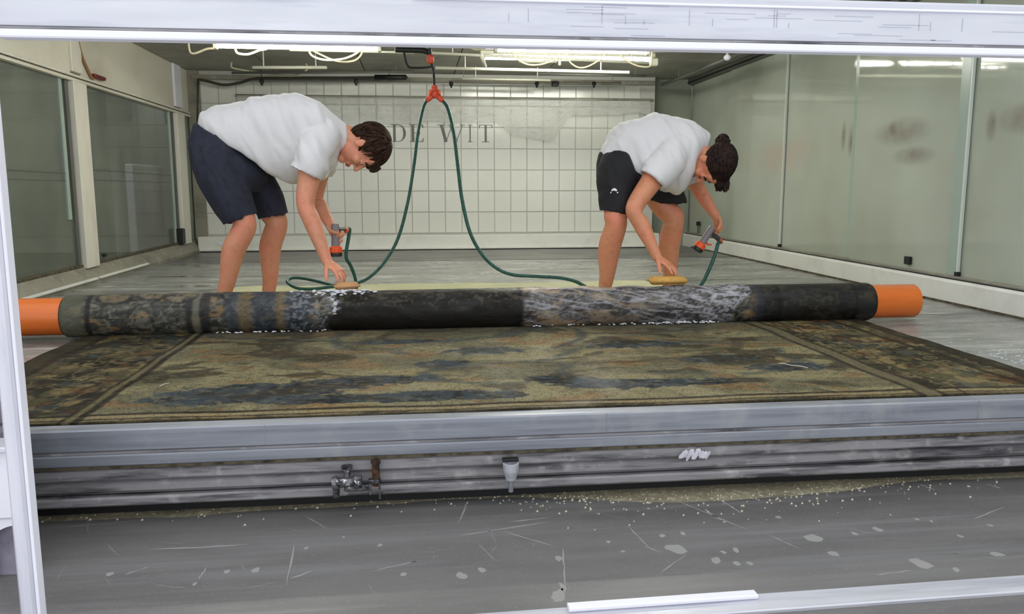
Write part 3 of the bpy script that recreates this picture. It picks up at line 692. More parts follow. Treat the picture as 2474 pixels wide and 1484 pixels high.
RY, RZ, RR = 4.2, .109, .108
tp = empty('tapestry', (.35, 3.4, 0)); tag(tp, 'large old woven tapestry lying flat and partly rolled up', 'tapestry')
X, Y = np.meshgrid(np.linspace(-1.63, 2.385, 640), np.linspace(2.567, 4.21, 270), indexing='ij')
edge = .012*(fbm(X*4, Y*0, 3, 3)-.5)
Yp = Y + edge*ss(2.7, 2.55, Y); Xp = X + .02*(fbm(Y*3, X*0+5, 6, 3)-.5)*(ss(2.1, 2.38, X)+ss(-1.4, -1.62, X))
Z = .013 + .012*fbm(X*1.6, Y*2.6, 3, 4) + .0015*fbm(X*40, Y*40, 13, 2)
wrp = fbm(X*2.3, Y*3, 41, 4); wr2 = fbm(X*2.3+9, Y*3+4, 43, 4)
U = X + .35*(wrp-.5); V = Y + .25*(wr2-.5)
base = np.ones(X.shape+(3,))*L3((108, 103, 78))
c = mixc(base, (98, 92, 68), ss(.45, .62, fbm(U*5, V*9, 51, 4)))
c = mixc(c, (138, 129, 95), ss(.47, .6, fbm(U*2.6+4, V*5, 55, 3))*.9)
c = mixc(c, (128, 98, 62), ss(.6, .68, fbm(U*6+4, V*12, 58, 3))*.7)
# hatched hill lines in the pale areas
hat = .5+.5*np.sin((X*.9+Y*2.2+.5*wrp)*70); c = mixc(c, (92, 90, 70), hat*.4*ss(.5, .3, fbm(X*1.7, Y*2, 77, 2)))
# curved branch / stream shapes
for k, (ax, ay, r0, r1) in enumerate([(.2, 3.9, .62, .05), (.6, 3.75, .9, .06), (1.1, 3.3, .55, .05), (-.2, 4.4, .95, .07), (1.5, 3.95, .5, .05), (.35, 3.1, .3, .04), (.9, 4.3, .7, .04)]):
    d = np.abs(np.hypot((U-ax)*1.0, (V-ay)*1.6)-r0)
    c = mixc(c, ((58, 68, 70), (76, 66, 48), (66, 74, 72))[k % 3], ss(r1, r1*.3, d)*.75*ss(.3, .5, fbm(U*4, V*4, 90+k, 3)))
# blue foliage clumps
leaf = fbm(U*22, V*34, 61, 4); cl = fbm(U*1.9+2.3, V*3.6+1, 65, 3)
def clump(cx, cy, rx, ry): return np.exp(-(((X-cx)/rx)**2+((Y-cy)/ry)**2))
pl = clump(-.72, 2.84, .26, .1)+clump(-.45, 2.95, .3, .1)+clump(-.15, 3.05, .24, .08)+clump(-.3, 2.76, .3, .07)+clump(.08, 2.78, .2, .08)+clump(.3, 2.74, .12, .05)+clump(.5, 2.98, .18, .08)+clump(.75, 2.86, .25, .08)+clump(.1, 3.3, .16, .08)+clump(.3, 3.55, .25, .08)+clump(1.3, 3.25, .22, .08)+clump(1.5, 3.05, .2, .08)+clump(1.15, 2.85, .2, .05)+clump(1.0, 3.6, .3, .1)+clump(-.1, 3.8, .3, .06)-.9*clump(-.6, 3.5, .35, .3)-.5*clump(.35, 3.2, .12, .2)
fm = ss(.43, .52, cl*.26+pl*.66+(leaf-.5)*.6)
c = mixc(c, (48, 58, 66), fm*.95)
c = mixc(c, (28, 31, 33), fm*ss(.5, .62, fbm(U*18+5, V*20, 68, 3))*.85)
c = mixc(c, (88, 100, 100), fm*ss(.6, .72, leaf)*.35)
dk = ss(.57, .64, fbm(U*3.2+31, V*6+2, 71, 4)); c = mixc(c, (50, 45, 34), dk*.8)
def band(dist, prof):
    """prof: list of (lo, hi, colour)"""
    global c
    for lo, hi, col in prof:
        c = mixc(c, col, ss(lo-.004, lo+.004, dist)*ss(hi+.004, hi-.004, dist)*(.75+.25*vn(X*40, Y*40, 5)))
c = mixc(c, (60, 58, 44), ss(.7, .9, 1-np.abs(2*fbm(U*7, V*12, 311, 4)-1)*3)*.35); c = mixc(c, (44, 44, 38), ss(.58, .68, fbm(X*45, Y*45, 313, 3))*.25); c = mixc(c, (150, 140, 104), ss(.6, .7, fbm(X*38+3, Y*50, 317, 3))*.2)
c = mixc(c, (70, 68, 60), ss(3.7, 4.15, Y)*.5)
# borders: outside the inner frame lines a busy dark olive pattern
bord = np.maximum.reduce([ss(-1.05, -1.07, X), ss(1.75, 1.77, X)])
rdg = lambda u, v, sd: 1-np.abs(2*fbm(u, v, sd, 3)-1)*3
bp = fbm(X*9+wrp, Y*9, 81, 4); bc = np.ones(X.shape+(3,))*L3((84, 78, 54)); bc = mixc(bc, (46, 42, 30), ss(.48, .6, bp)); bc = mixc(bc, (124, 108, 72), ss(.6, .7, fbm(X*12, Y*12, 85, 3))); bc = mixc(bc, (96, 66, 40), ss(.62, .7, fbm(X*10+7, Y*10, 87, 3))*.7)
bc = mixc(bc, (58, 66, 64), ss(.6, .7, fbm(X*8+2, Y*8+7, 89, 3))*.7)
bc = mixc(bc, (30, 28, 22), ss(.62, .85, rdg(X*11, Y*11, 301))*.75); bc = mixc(bc, (138, 124, 88), ss(.72, .92, rdg(X*13+5, Y*13, 305))*.55)
c = c*(1-bord[..., None]) + bc*bord[..., None]
fb = ss(2.655, 2.64, Y); c = c*(1-fb[..., None]) + mixc(bc*1.1, (132, 118, 84), ss(.4, .6, fbm(X*7, Y*20, 95, 3))*.7)*fb[..., None]
yb = Y + .004*np.sin(X*9)
band(yb, [(2.632, 2.655, (36, 31, 23)), (2.6, 2.63, (140, 126, 92)), (2.588, 2.6, (46, 40, 30)), (2.5, 2.575, (58, 53, 40))])
xb = X + .005*np.sin(Y*11)
band(-xb, [(1.05, 1.078, (30, 27, 21)), (1.078, 1.1, (100, 92, 66)), (1.1, 1.116, (40, 35, 27)), (1.5, 1.54, (40, 36, 27)), (1.54, 1.7, (54, 50, 38))])
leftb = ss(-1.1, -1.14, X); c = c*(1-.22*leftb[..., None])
band(xb, [(1.73, 1.755, (44, 40, 32)), (1.755, 1.81, (104, 96, 72)), (1.81, 1.83, (50, 45, 34)), (1.9, 1.912, (54, 48, 36)), (2.2, 2.235, (42, 38, 29)), (2.3, 2.5, (46, 42, 32)), (2.26, 2.275, (80, 72, 54))])
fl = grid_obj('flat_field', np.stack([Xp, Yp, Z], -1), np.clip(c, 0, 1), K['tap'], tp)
sm = fl.modifiers.new('thick', 'SOLIDIFY'); sm.thickness = .008; sm.offset = -1
# a couple of loose pale threads
mb = MB().tube([(1.44, 3.06, .034), (1.455, 3.04, .037), (1.475, 3.02, .034), (1.5, 2.99, .037), (1.52, 2.975, .033)], .0016, 5); mb.tube([(-.93, 2.98, .032), (-.915, 3.0, .036), (-.91, 3.02, .033)], .0016, 5)
o = mb.build('loose_thread', K['crumb'], tp); o['kind'] = 'stuff'

# rolled part
xa, xb_ = at(140, 770, 4.1).x, at(2097, 735, 4.2).x
T, A = np.meshgrid(np.linspace(xa, xb_, 720), np.linspace(0, 2*np.pi, 130), indexing='ij')   # A: 0 = towards camera, rising over the top
px = np.interp(T, [xa, xb_], [140, 2097])
dent = .005*(fbm(T*3, np.cos(A)*2+np.sin(A), 3, 3)-.5) + .003*(fbm(T*14+2*np.sin(A), np.cos(A)*6, 7, 3)-.5)
bulge = .004*np.exp(-((T-.45)/.5)**2) + .003*np.exp(-((T+1.)/.4)**2)
endf = np.sqrt(np.clip(1-np.clip(1-np.minimum(T-xa, xb_-T)/.02, 0, 1)**2, 0, 1))
fold = .006*ss(1195, 1240, px)*ss(1780, 1740, px)*np.sin(px*.045+3*np.sin(A+.6)+4*fbm(T*3, A, 9, 2))
R_ = (RR-.004 + dent + bulge + fold*.7) * (.9+.1*endf)
P = np.stack([T, RY - R_*np.cos(A), RZ + R_*np.sin(A)], -1)
seam = np.minimum(1, 1)
ang = np.sin(A)           # 1 top, -1 bottom
n1 = fbm(T*13, A*2.2, 21, 5); n2 = fbm(T*34, A*5, 23, 4); n3 = fbm(T*70, A*10, 25, 3)
c = np.ones(T.shape+(3,))*L3((80, 79, 71))
rid = lambda u, v, sd: 1-np.abs(2*fbm(u, v, sd, 3)-1)*3
c = mixc(c, (58, 57, 54), ss(.45, .62, n1)*.8); c = mixc(c, (112, 108, 96), ss(.52, .68, n2)*.7); c = mixc(c, (30, 29, 28), ss(.55, .85, rid(T*9, A*1.5, 401))*.8); c = mixc(c, (136, 132, 118), ss(.7, .95, rid(T*11+4, A*1.9, 405))*.55); c = mixc(c, (36, 35, 34), ss(.56, .66, n3)*.6); c = mixc(c, (142, 116, 76), ss(.62, .7, fbm(T*12, A*2.4, 29, 3))*.6)
B = lambda a, b, w=10: ss(a-w, a+w, px)*ss(b+w, b-w, px)
# left border end: grey olive, dark line
c = mixc(c, (92, 92, 76), B(120, 192)*.75); c = mixc(c, (26, 26, 26), B(196, 208, 3)*.9); c = mixc(c, (30, 29, 29), B(416, 430, 4)*.8); c = mixc(c, (104, 102, 88), B(432, 446, 3)*.8); c = mixc(c, (34, 33, 34), B(448, 470, 4)*.85)
# rosettes
for k, cxp in enumerate((255, 340, 400)):
    d = np.hypot((px-cxp)/38, (A-1.2-.2*(k % 2))/.5); c = mixc(c, (128, 112, 84), ss(1.1, .6, d)*.6*ss(.4, .6, n2+.1)); c = mixc(c, (34, 33, 32), ss(.18, .05, np.abs(d-1))*.7)
# blue columns in the field
for a, b in ((505, 530), (565, 615), (640, 700)): c = mixc(c, (46, 54, 64), B(a, b, 12)*(.55+.4*n1))
c = mixc(c, (104, 88, 58), B(533, 558, 6)*.6); c = mixc(c, (112, 94, 60), B(618, 634, 5)*.6)
c = mixc(c, (150, 152, 158), B(640, 745, 30)*ss(.52, .66, n3)*.55)
# very dark stretch; shaded underside and olive top highlights painted in
bx = 735 + 14*np.sin(A*3)+ 20*(n1-.5); ex = 1195 - 70*ss(.75, 1.0, ang) - 20*(n1-.5)
dm_ = ss(bx, bx+14, px)*ss(ex+8, ex-8, px)
dkc = np.ones(T.shape+(3,))*L3((26, 24, 20)); dkc = mixc(dkc, (64, 60, 46), ss(.56, .68, n2)*ss(-.1, .6, ang)); dkc = mixc(dkc, (88, 84, 70), ss(.64, .72, n3)*.5*ss(.1, .7, ang))
c = c*(1-dm_[..., None])+dkc*dm_[..., None]
# foamy stretch with tan folds
fm = ss(1190, 1204, px)*ss(1772-46*ss(.1, 1, np.abs(A-1.05)/1.2), 1762-46*ss(.1, 1, np.abs(A-1.05)/1.2), px)
fc = np.ones(T.shape+(3,))*L3((92, 88, 84)); fc = mixc(fc, (158, 132, 100), ss(.5, .62, fbm(T*7+A*1.2, A*1.5, 31, 3))*ss(1560, 1300, px)*.9); fc = mixc(fc, (52, 50, 50), ss(.54, .64, fbm(T*8-A*1.4, A*1.6, 33, 4))*.8)
fc = mixc(fc, (158, 160, 166), ss(.46, .62, n3)*(.35+.5*ss(1500, 1720, px))); fc = mixc(fc, (38, 36, 36), ss(.6, .9, rid(T*6-A*1.1, A*1.4, 411))*.75); fc = mixc(fc, (192, 192, 198), ss(.7, .95, rid(T*5+A*1.5, A*1.2, 415))*.5); fc = mixc(fc, (170, 150, 122), ss(.7, .95, rid(T*6+A*.8, A*.9, 419))*.5*ss(1600, 1350, px))
c = c*(1-fm[..., None])+fc*fm[..., None]
# dark right border end
rm = ss(1752, 1790, px)*(1-fm); rc = np.ones(T.shape+(3,))*L3((30, 29, 24)); rc = mixc(rc, (62, 58, 46), ss(.65, .92, rid(T*11, A*1.8, 421))*.7); rc = mixc(rc, (58, 54, 44), ss(.55, .68, n2)*.5); rc = mixc(rc, (22, 22, 24), ss(.5, .62, n1)*.7); rc = mixc(rc, (20, 19, 17), np.maximum(ss(8, 3, np.abs(px-1838)), ss(7, 3, np.abs(px-2040)))); rc = mixc(rc, (40, 46, 58), ss(14, 6, np.abs(px-1785))*.6)
c = c*(1-rm[..., None])+rc*rm[..., None]
# thin white water run lines
wl_ = np.exp(-((px-742-8*np.sin(A*4)-10*n2)/7)**2)*ss(.42, .6, n3); c = mixc(c, (206, 208, 214), np.clip(wl_*1.2, 0, .9)*(A < 3))
c = mixc(c, (196, 198, 204), ss(1.35, 1.6, A)*ss(2., 1.7, A)*B(700, 830, 30)*ss(.42, .55, n3)*.9)
ro = grid_obj('rolled_part', P, np.clip(c, 0, 1), K['roll'], tp)
# end spirals: annular discs with layered edge
for xe, sgn in ((xa, -1), (xb_, 1)):
    mb = MB(); rg = []
    for k in range(10):
        r = .0925 + (RR*.9-.0925)*k/9; dx = .004*(k % 2)
        rg.append([(xe + sgn*(dx-.003), RY - r*math.cos(t), RZ + r*math.sin(t)) for t in [2*math.pi*i/48 for i in range(48)]])
    mb.rings(rg, cap=False); o = mb.build('rolled_edge', K['roll'], tp, True)
    ca = o.data.color_attributes.new('Col', 'FLOAT_COLOR', 'POINT'); ca.data.foreach_set('color', np.tile(np.array([*lin((58, 54, 42)), 1.]), len(o.data.vertices)))
# foam beads along the front foot of the roll
rr = random.Random(8); mb = MB()
def beads(x0p, x1p, n, zlo, zhi, yb0):
    for k in range(n):
        X0 = xa + (rr.uniform(x0p, x1p)-140)/(2097-140)*(xb_-xa); r = rr.uniform(.002, .006)
        mb.ell((X0, yb0+rr.uniform(-.02, .01), rr.uniform(zlo, zhi)), (r*1.6, r, r*.7), None, 6, 4)
beads(480, 735, 34, .026, .03, RY-.092); beads(1200, 1490, 22, .026, .03, RY-.092); beads(1490, 1680, 95, .026, .034, RY-.092)
for k in range(60):
    X0 = xa + (rr.gauss(765, 35)-140)/(2097-140)*(xb_-xa); an = rr.uniform(1.0, 1.7); r = rr.uniform(.004, .01)
    mb.ell((X0, RY-RR*math.cos(an), RZ+RR*math.sin(an)), (r*1.5, r*1.3, r*.7), None, 6, 4)
o = mb.build('foam', K['foam'], tp, True); o['kind'] = 'stuff'
# foam patch on the floor to the right
mb = MB()
for k in range(420):
    x, y = 2.5+abs(rr.gauss(0, .16)), 3.0+rr.gauss(0, .22); r = rr.uniform(.001, .004)
    if x > 3.3 or y < 2.6 or y > 4.3 or x < 2.42: continue
    mb.ell((x, y, .001), (r*2, r*1.2, r*.4), None, 6, 4)
o = tag(mb.build('floor_foam', K['foam'], None, True), 'white soap foam scattered on the wet floor at right', 'foam', kind='stuff')
# pipe core
pp = empty('plastic_pipe', (.35, RY, RZ)); tag(pp, 'orange plastic pipe the tapestry is rolled around', 'pipe')
pl0, pl1 = at(20, 775, RY).x, at(2205, 735, RY).x
MB().lathe([(.082, 0), (.092, 0), (.092, pl1-pl0-.004), (.09, pl1-pl0), (.082, pl1-pl0), (.082, pl1-pl0-.2)], (pl0, RY, RZ), (1, 0, 0), 48).build('pipe_wall', K['pvc'], pp, True)
smooth_angle(pp.children[0], 40)
MB().lathe([(0, 0), (.082, 0), (.082, .01), (0, .01)], (pl1-.16, RY, RZ), (1, 0, 0), 32).build('inner_plug', K['rust'], pp)

# ------------------------------------------------------------------ people
def loft_rings(secs, n=24, per=6, power=2.0):
    """secs: (centre, u half vector, v half vector); smooth rings between them"""
    arr = [np.concatenate([np.array(c), np.array(u), np.array(v)]) for c, u, v in secs]
    out = []
    for s in catmull(arr, per):
        c, u, v = s[:3], s[3:6], s[6:9]; ring = []
        for k in range(n):
            a = 2*math.pi*k/n; ca, sa = math.cos(a), math.sin(a)
            ca = math.copysign(abs(ca)**(2/power), ca); sa = math.copysign(abs(sa)**(2/power), sa)
            ring.append(c + u*ca + v*sa)
        out.append(ring)
    return out
def limb(mb, pts, radii, n=18, per=6, squash=1.0, ref=(0, 1, 0)):
    """tapered limb with round ends through joints"""
    P = [Vector(p) for p in pts]; secs = []
    for i, p in enumerate(P):
        t = (P[min(i+1, len(P)-1)] - P[max(i-1, 0)]).normalized()
        u = Vector(ref) - t*Vector(ref).dot(t); u.normalize(); w = t.cross(u)
        secs.append((p, u*radii[i]*squash, w*radii[i]))
    t0 = (P[1]-P[0]).normalized(); t1 = (P[-1]-P[-2]).normalized()
    rings = loft_rings(secs, n, per)
    def cap(ring, c, d, r):
        o = []
        for a in (.35, .7, 1.05, 1.4):
            o.append([np.array(c) + np.array(d)*r*math.sin(a) + (np.array(q)-np.array(c))*math.cos(a) for q in ring])
        return o
    pre = list(reversed(cap(rings[0], P[0], -t0, radii[0]))); post = cap(rings[-1], P[-1], t1, radii[-1])
    mb.rings(pre + rings + post)
def fuse(mb, voxel, it, name):
    me = mb.mesh('tmp'); o = bpy.data.objects.new('tmp', me); COL.objects.link(o)
    m = o.modifiers.new('r', 'REMESH'); m.mode = 'VOXEL'; m.voxel_size = voxel
    if it:
        s = o.modifiers.new('s', 'SMOOTH'); s.factor = .5; s.iterations = it
    dg = bpy.context.evaluated_depsgraph_get(); dg.update()
    res = bpy.data.meshes.new_from_object(o.evaluated_get(dg)); res.name = name
    bpy.data.objects.remove(o); bpy.data.meshes.remove(me)
    return res
def displace(me, fn):
    n = len(me.vertices); co = np.empty(n*3); me.vertices.foreach_get('co', co); co = co.reshape(-1, 3)
    no = np.empty(n*3); me.vertices.foreach_get('normal', no); no = no.reshape(-1, 3)
    co = co + no*fn(co, no)[:, None]; me.vertices.foreach_set('co', co.ravel()); me.update()
def hand(mb, wrist, d, pn, side, curl, thumb_curl=.4, s=1.0, spread=.10, fc=None):
    """palm, four unequal fingers, thumb. d: direction, pn: palm normal, side: +1 thumb on d x pn side"""
    w = Vector(wrist); d = Vector(d).normalized(); pn = Vector(pn); pn = (pn - d*pn.dot(d)).normalized(); lat = d.cross(pn)*side
    secs = []
    for t, hw, ht in ((-.02, .027, .02), (.0, .027, .019), (.03, .035, .018), (.06, .041, .016), (.085, .041, .0135), (.096, .036, .01)):
        secs.append((w + d*t*s, lat*hw*s, pn*ht*s))
    mb.rings(loft_rings(secs, 20, 4))
    for k, (o, L, r) in enumerate(((.031, .070, .0088), (.0105, .079, .0090), (-.0105, .073, .0086), (-.031, .058, .0078))):
        p = w + d*(.082 - .006*abs(k-1))*s + lat*o*s; q = d + lat*(1.5-k)*spread; q.normalize(); ang = 0; pts = [p - q*.02*s, p]
        cc = (fc[k] if fc else curl)
        for j, fr_ in enumerate((.45, .31, .24)):
            ang += cc*(.75, 1.1, .8)[j]
            v = q*math.cos(ang) + pn*math.sin(ang); p = p + v*L*fr_*s; pts.append(p.copy())
        limb(mb, pts, [r*s*1.05, r*s*1.08, r*s, r*s*.95, r*s*.78], 12, 4)
    p = w + d*.022*s + lat*.026*s; v = (lat*.75 + d*.7 + pn*.25).normalized(); pts = [p - v*.015*s, p]
    for j, L in enumerate((.042, .032, .027)):
        v = (v + (pn*.6 - lat*.5 + d*.25)*thumb_curl*(.3, .7, .6)[j]).normalized(); p = p + v*L*s; pts.append(p.copy())
    limb(mb, pts, [.013*s, .0145*s, .0118*s, .0105*s, .0085*s], 12, 4)
def frame3(z, y):
    z = Vector(z).normalized(); y = Vector(y); y = (y - z*y.dot(z)).normalized(); x = y.cross(z)
    return Matrix((x, y, z)).transposed()
def head_skin(mb, C, R, s, jaw=1.0):
    C = Vector(C); T = lambda p: C + R @ (Vector(p)*s)
    E = lambda p, r, **k: mb.ell(T(p), [q*s for q in r], R, **k)
    E((0, -.012, .035), (.075, .096, .083)); E((0, .028, -.028), (.061*jaw, .062, .084)); E((0, .018, -.068), (.055*jaw, .058, .042)); E((0, .063, -.098), (.025*jaw, .025, .02))
    E((0, .078, .024), (.047, .016, .012)); E((0, .07, .055), (.055, .026, .035))
    for sx in (-1, 1):
        E((.036*sx, .066, -.024), (.026, .024, .024)); E((.078*sx, -.006, -.006), (.009, .019, .031)); E((.083*sx, -.012, .004), (.006, .014, .02)); E((.012*sx, .098, -.033), (.008, .01, .007)); E((.032*sx, .078, .006), (.018, .012, .009))
    limb(mb, [T((0, .085, .018)), T((0, .1, -.008)), T((0, .112, -.028))], [.009*s, .010*s, .012*s], 12, 4)
    E((0, .090, -.062), (.023, .009, .0065), nu=14, nv=8); E((0, .087, -.074), (.020, .009, .0065), nu=14, nv=8)
def face_parts(C, R, s, parent, browmat):
    C = Vector(C); T = lambda p: C + R @ (Vector(p)*s)
    for sx in (-1, 1):
        e = MB().ell(T((.032*sx, .0795, .006)), (.0115*s,)*3, R, 14, 10).build('eye', K['eye'], parent, True)
        MB().ell(T((.032*sx, .0895, .005)), (.006*s, .003*s, .006*s), R, 10, 6).build('iris', K['iris'], e, True)
        mb = MB(); limb(mb, [T((.016*sx, .096, .024)), T((.034*sx, .093, .03)), T((.052*sx, .082, .024))], [.004*s, .005*s, .003*s], 8, 3); mb.build('eyebrow', browmat, parent, True)
    mb = MB(); limb(mb, [T((-.022, .092, -.067)), T((0, .0985, -.064)), T((.022, .092, -.067))], [.003*s, .0058*s, .003*s], 8, 4); limb(mb, [T((-.018, .09, -.0725)), T((0, .0955, -.0745)), T((.018, .09, -.0725))], [.003*s, .0058*s, .003*s], 8, 4)
    mb.build('lips', K['lip'], parent, True)
def hair_shell(mb, C, R, s, line, k=1.0, cz=.045, thick=(.086, .107, .085), lump=.006, seed=1):
    """cap over the cranium; where line(dir) < 0 it dives under the skin"""
    C = Vector(C); nu, nv = 56, 36; rg = []
    for i in range(nv+1):
        ph = math.pi*i/nv; q = []
        for j in range(nu):
            th = 2*math.pi*j/nu
            d = Vector((math.sin(ph)*math.cos(th), math.sin(ph)*math.sin(th), math.cos(ph)))
            p = Vector((d.x*thick[0], -.018+d.y*thick[1], cz + d.z*thick[2]))
            L = line(p)
            f = min(1, max(0, L/.018+.5)); f = f*f*(3-2*f)
            p *= 1
            n = float(fbm(np.array(math.atan2(d.y, d.x)*6+d.z*2), np.array(d.z*2.), seed, 3))-.5
            base = Vector((0, -.012, .035)); v = p-base
            sc = .80 + .20*f + (lump/.1)*n*2*f
            q.append(C + R @ ((base + v*sc)*s))
        rg.append(q)
    mb.rings(rg)
def locks(mb, C, R, s, n, gen, seed):
    """gen(rng) -> list of local points, radius"""
    rg = random.Random(seed); C = Vector(C)
    for k in range(n):
        r = gen(rg)
        if r is None: continue
        pts, rad = r; P = [C + R @ (Vector(p)*s) for p in pts]; m = len(P)
        mb.tube(P, [rad*s*(1.0 - .85*(i/(m-1))**1.6) for i in range(m)], 5)

def cup_end(secs, depth, thin):
    """add an inward lip to the open end of a garment tube"""
    c, u, v = secs[-1]; c0 = secs[-2][0]; d = (Vector(c)-Vector(c0)).normalized()
    f = lambda vec, q: Vector(vec)*((Vector(vec).length-q)/Vector(vec).length)
    return [(Vector(c)-d*.0, f(u, thin), f(v, thin)), (Vector(c)-d*depth, f(u, thin+.002), f(v, thin+.002))]
def garment_tube(mb, pts, radii, n=26, per=5, depth=.05, thin=.014, ref=(0, 1, 0), sq=1.0, endnorm=None):
    P = [Vector(p) for p in pts]; secs = []
    for i, p in enumerate(P):
        t = (P[min(i+1, len(P)-1)] - P[max(i-1, 0)]).normalized()
        if endnorm and i == len(P)-1: t = Vector(endnorm).normalized()
        u = Vector(ref) - t*Vector(ref).dot(t); u.normalize(); w = t.cross(u)
        secs.append((p, u*radii[i]*sq, w*radii[i]))
    rings = loft_rings(secs, n, per)
    lip = loft_rings(cup_end(secs, depth, thin), n, 2)
    mb.rings(rings + lip)
def sec(top, bot, w, Y, dY=0):
    a, b = at(*top, Y), at(*bot, Y); c = (a+b)/2; c.y += dY
    return (c, (a-b)/2, Vector((0, w, 0)))

# ---- spray gun
def spray_gun(label, head_p, axis, grip_dir, s=1.0):
    """head_p: centre of the spray face; axis: from face back to the rear of the barrel; grip_dir: handle direction"""
    a = Vector(axis).normalized(); g = Vector(grip_dir).normalized(); h = Vector(head_p)
    e = empty('spray_gun', h); tag(e, label, 'spray gun', 'spray guns at the hose ends')
    hd = MB().lathe([(0, .004), (.026*s, .004), (.030*s, 0), (.034*s, .002), (.035*s, .02*s), (.033*s, .024*s), (0, .024*s)], h, a, 24).build('spray_head', K['black'], e); smooth_angle(hd)
    o = MB().lathe([(0, .022*s), (.034*s, .022*s), (.035*s, .028*s), (.033*s, .052*s), (.026*s, .058*s), (0, .058*s)], h, a, 24).build('adjusting_ring', K['orange'], e); smooth_angle(o)
    o = MB().lathe([(0, .055*s), (.024*s, .055*s), (.0225*s, .08*s), (.021*s, .13*s), (.022*s, .17*s), (.018*s, .178*s), (0, .18*s)], h, a, 20).build('barrel', K['grey_pl'], e); smooth_angle(o)
    p = h + a*.15*s
    mb = MB(); limb(mb, [p, p + g*.05*s + a*.012*s, p + g*.10*s + a*.03*s], [.018*s, .0165*s, .0155*s], 14, 4); mb.build('grip', K['dgrey_pl'], e, True)
    q = p + g*.10*s + a*.03*s; gd = (g + a*.2).normalized()
    o = MB().lathe([(0, 0), (.0165*s, 0), (.0175*s, .012), (.015*s, .03), (.012, .034), (0, .034)], q, gd, 16).build('hose_connector', K['orange'], e); smooth_angle(o)
    mb = MB(); t0 = h + a*.085*s + g*.02*s; limb(mb, [t0, t0 + g*.03*s + a*.008*s, t0 + g*.055*s + a*.03*s], [.006*s, .006*s, .005*s], 8, 3); mb.build('trigger', K['orange'], e, True)
    return q + gd*.03

def sponge(label, c, L=.16, W=.1, H=.045, rz=0, grp='scrubbing sponges'):
    bm = bmesh.new(); bmesh.ops.create_cube(bm, size=1); bmesh.ops.scale(bm, vec=(L, W, H), verts=bm.verts)
    bmesh.ops.bevel(bm, geom=bm.edges[:], offset=.012, segments=3, affect='EDGES'); bmesh.ops.rotate(bm, matrix=Matrix.Rotation(rz, 3, 'Z'), verts=bm.verts)
    me = bpy.data.meshes.new('sponge'); bm.to_mesh(me); bm.free()
    o = link('sponge', me, K['sponge'], None, True); o.location = c; tag(o, label, 'sponge', grp); return o

# =================== man
MAN = empty('person', (at(600, 760, 4.7).x, 4.7, 0)); tag(MAN, 'person in white t-shirt and navy shorts, bent over, scrubbing the roll', 'person')
hipN, hipF = at(548, 390, 4.60), at(575, 392, 4.82)
knN, knF = at(590, 552, 4.56), at(667, 550, 4.80)
anN, anF = at(533, 727, 4.62), at(648, 727, 4.86); anN.z = .105; anF.z = .105
pel = at(545, 372, 4.70)
mb = MB()
# torso core
mb.rings(loft_rings([sec((505, 335), (575, 405), .09, 4.70), sec((530, 310), (600, 400), .12, 4.70), sec((580, 275), (650, 395), .15, 4.70), sec((660, 260), (705, 385), .165, 4.70), sec((740, 262), (765, 378), .17, 4.70), sec((790, 285), (800, 365), .12, 4.70), sec((815, 300), (818, 350), .07, 4.69)], 24, 5))
# legs
for hp, kn, an in ((hipN, knN, anN), (hipF, knF, anF)):
    mid = hp.lerp(kn, .5); c1 = kn.lerp(an, .3) + Vector((-.02, 0, 0)); c2 = kn.lerp(an, .72)
    limb(mb, [hp, mid, kn + Vector((-.002, 0, .05)), kn, c1, c2, an], [.07, .072, .064, .062, .062, .044, .036], 20, 5)
    mb.ell(kn + Vector((.028, -.005, .005)), (.035, .04, .045))
    heel = an + Vector((-.035, 0, -.05)); toe = an + Vector((.16, -.03, -.06))
    limb(mb, [an + Vector((-.01, 0, -.01)), an + Vector((.03, -.006, -.035)), an + Vector((.1, -.02, -.055)), toe], [.04, .038, .03, .022], 16, 4); mb.ell(heel, (.035, .032, .034))
    for k in range(5): limb(mb, [toe + Vector((-.02, -.03+.015*k, 0)), toe + Vector((.03-.006*abs(k-1), -.032+.016*k, -.008))], [.011, .009], 8, 3)
# arms
shN, elN, wrN = at(755, 372, 4.50), at(738, 492, 4.44), at(790, 632, 4.40)
limb(mb, [shN, shN.lerp(elN, .45), elN, elN.lerp(wrN, .3), elN.lerp(wrN, .7), wrN], [.066, .06, .048, .047, .036, .029], 18, 5)
dN = (at(846, 676, 4.32) - wrN).normalized()
hand(mb, wrN, dN, (-.15, .15, -1), -1, .35, .3, 1.02)
shF, elF, wrF = at(778, 372, 4.88), at(762, 478, 4.96), at(797, 543, 4.80)
limb(mb, [shF, shF.lerp(elF, .45), elF, elF.lerp(wrF, .3), elF.lerp(wrF, .7), wrF], [.064, .058, .047, .046, .035, .028], 18, 5)
gunA = (Vector((-.02, .02, 1))).normalized()
hand(mb, wrF, (.42, -.35, -.84), (.75, -.45, .25), 1, 1.05, .9, 1.0, .04)
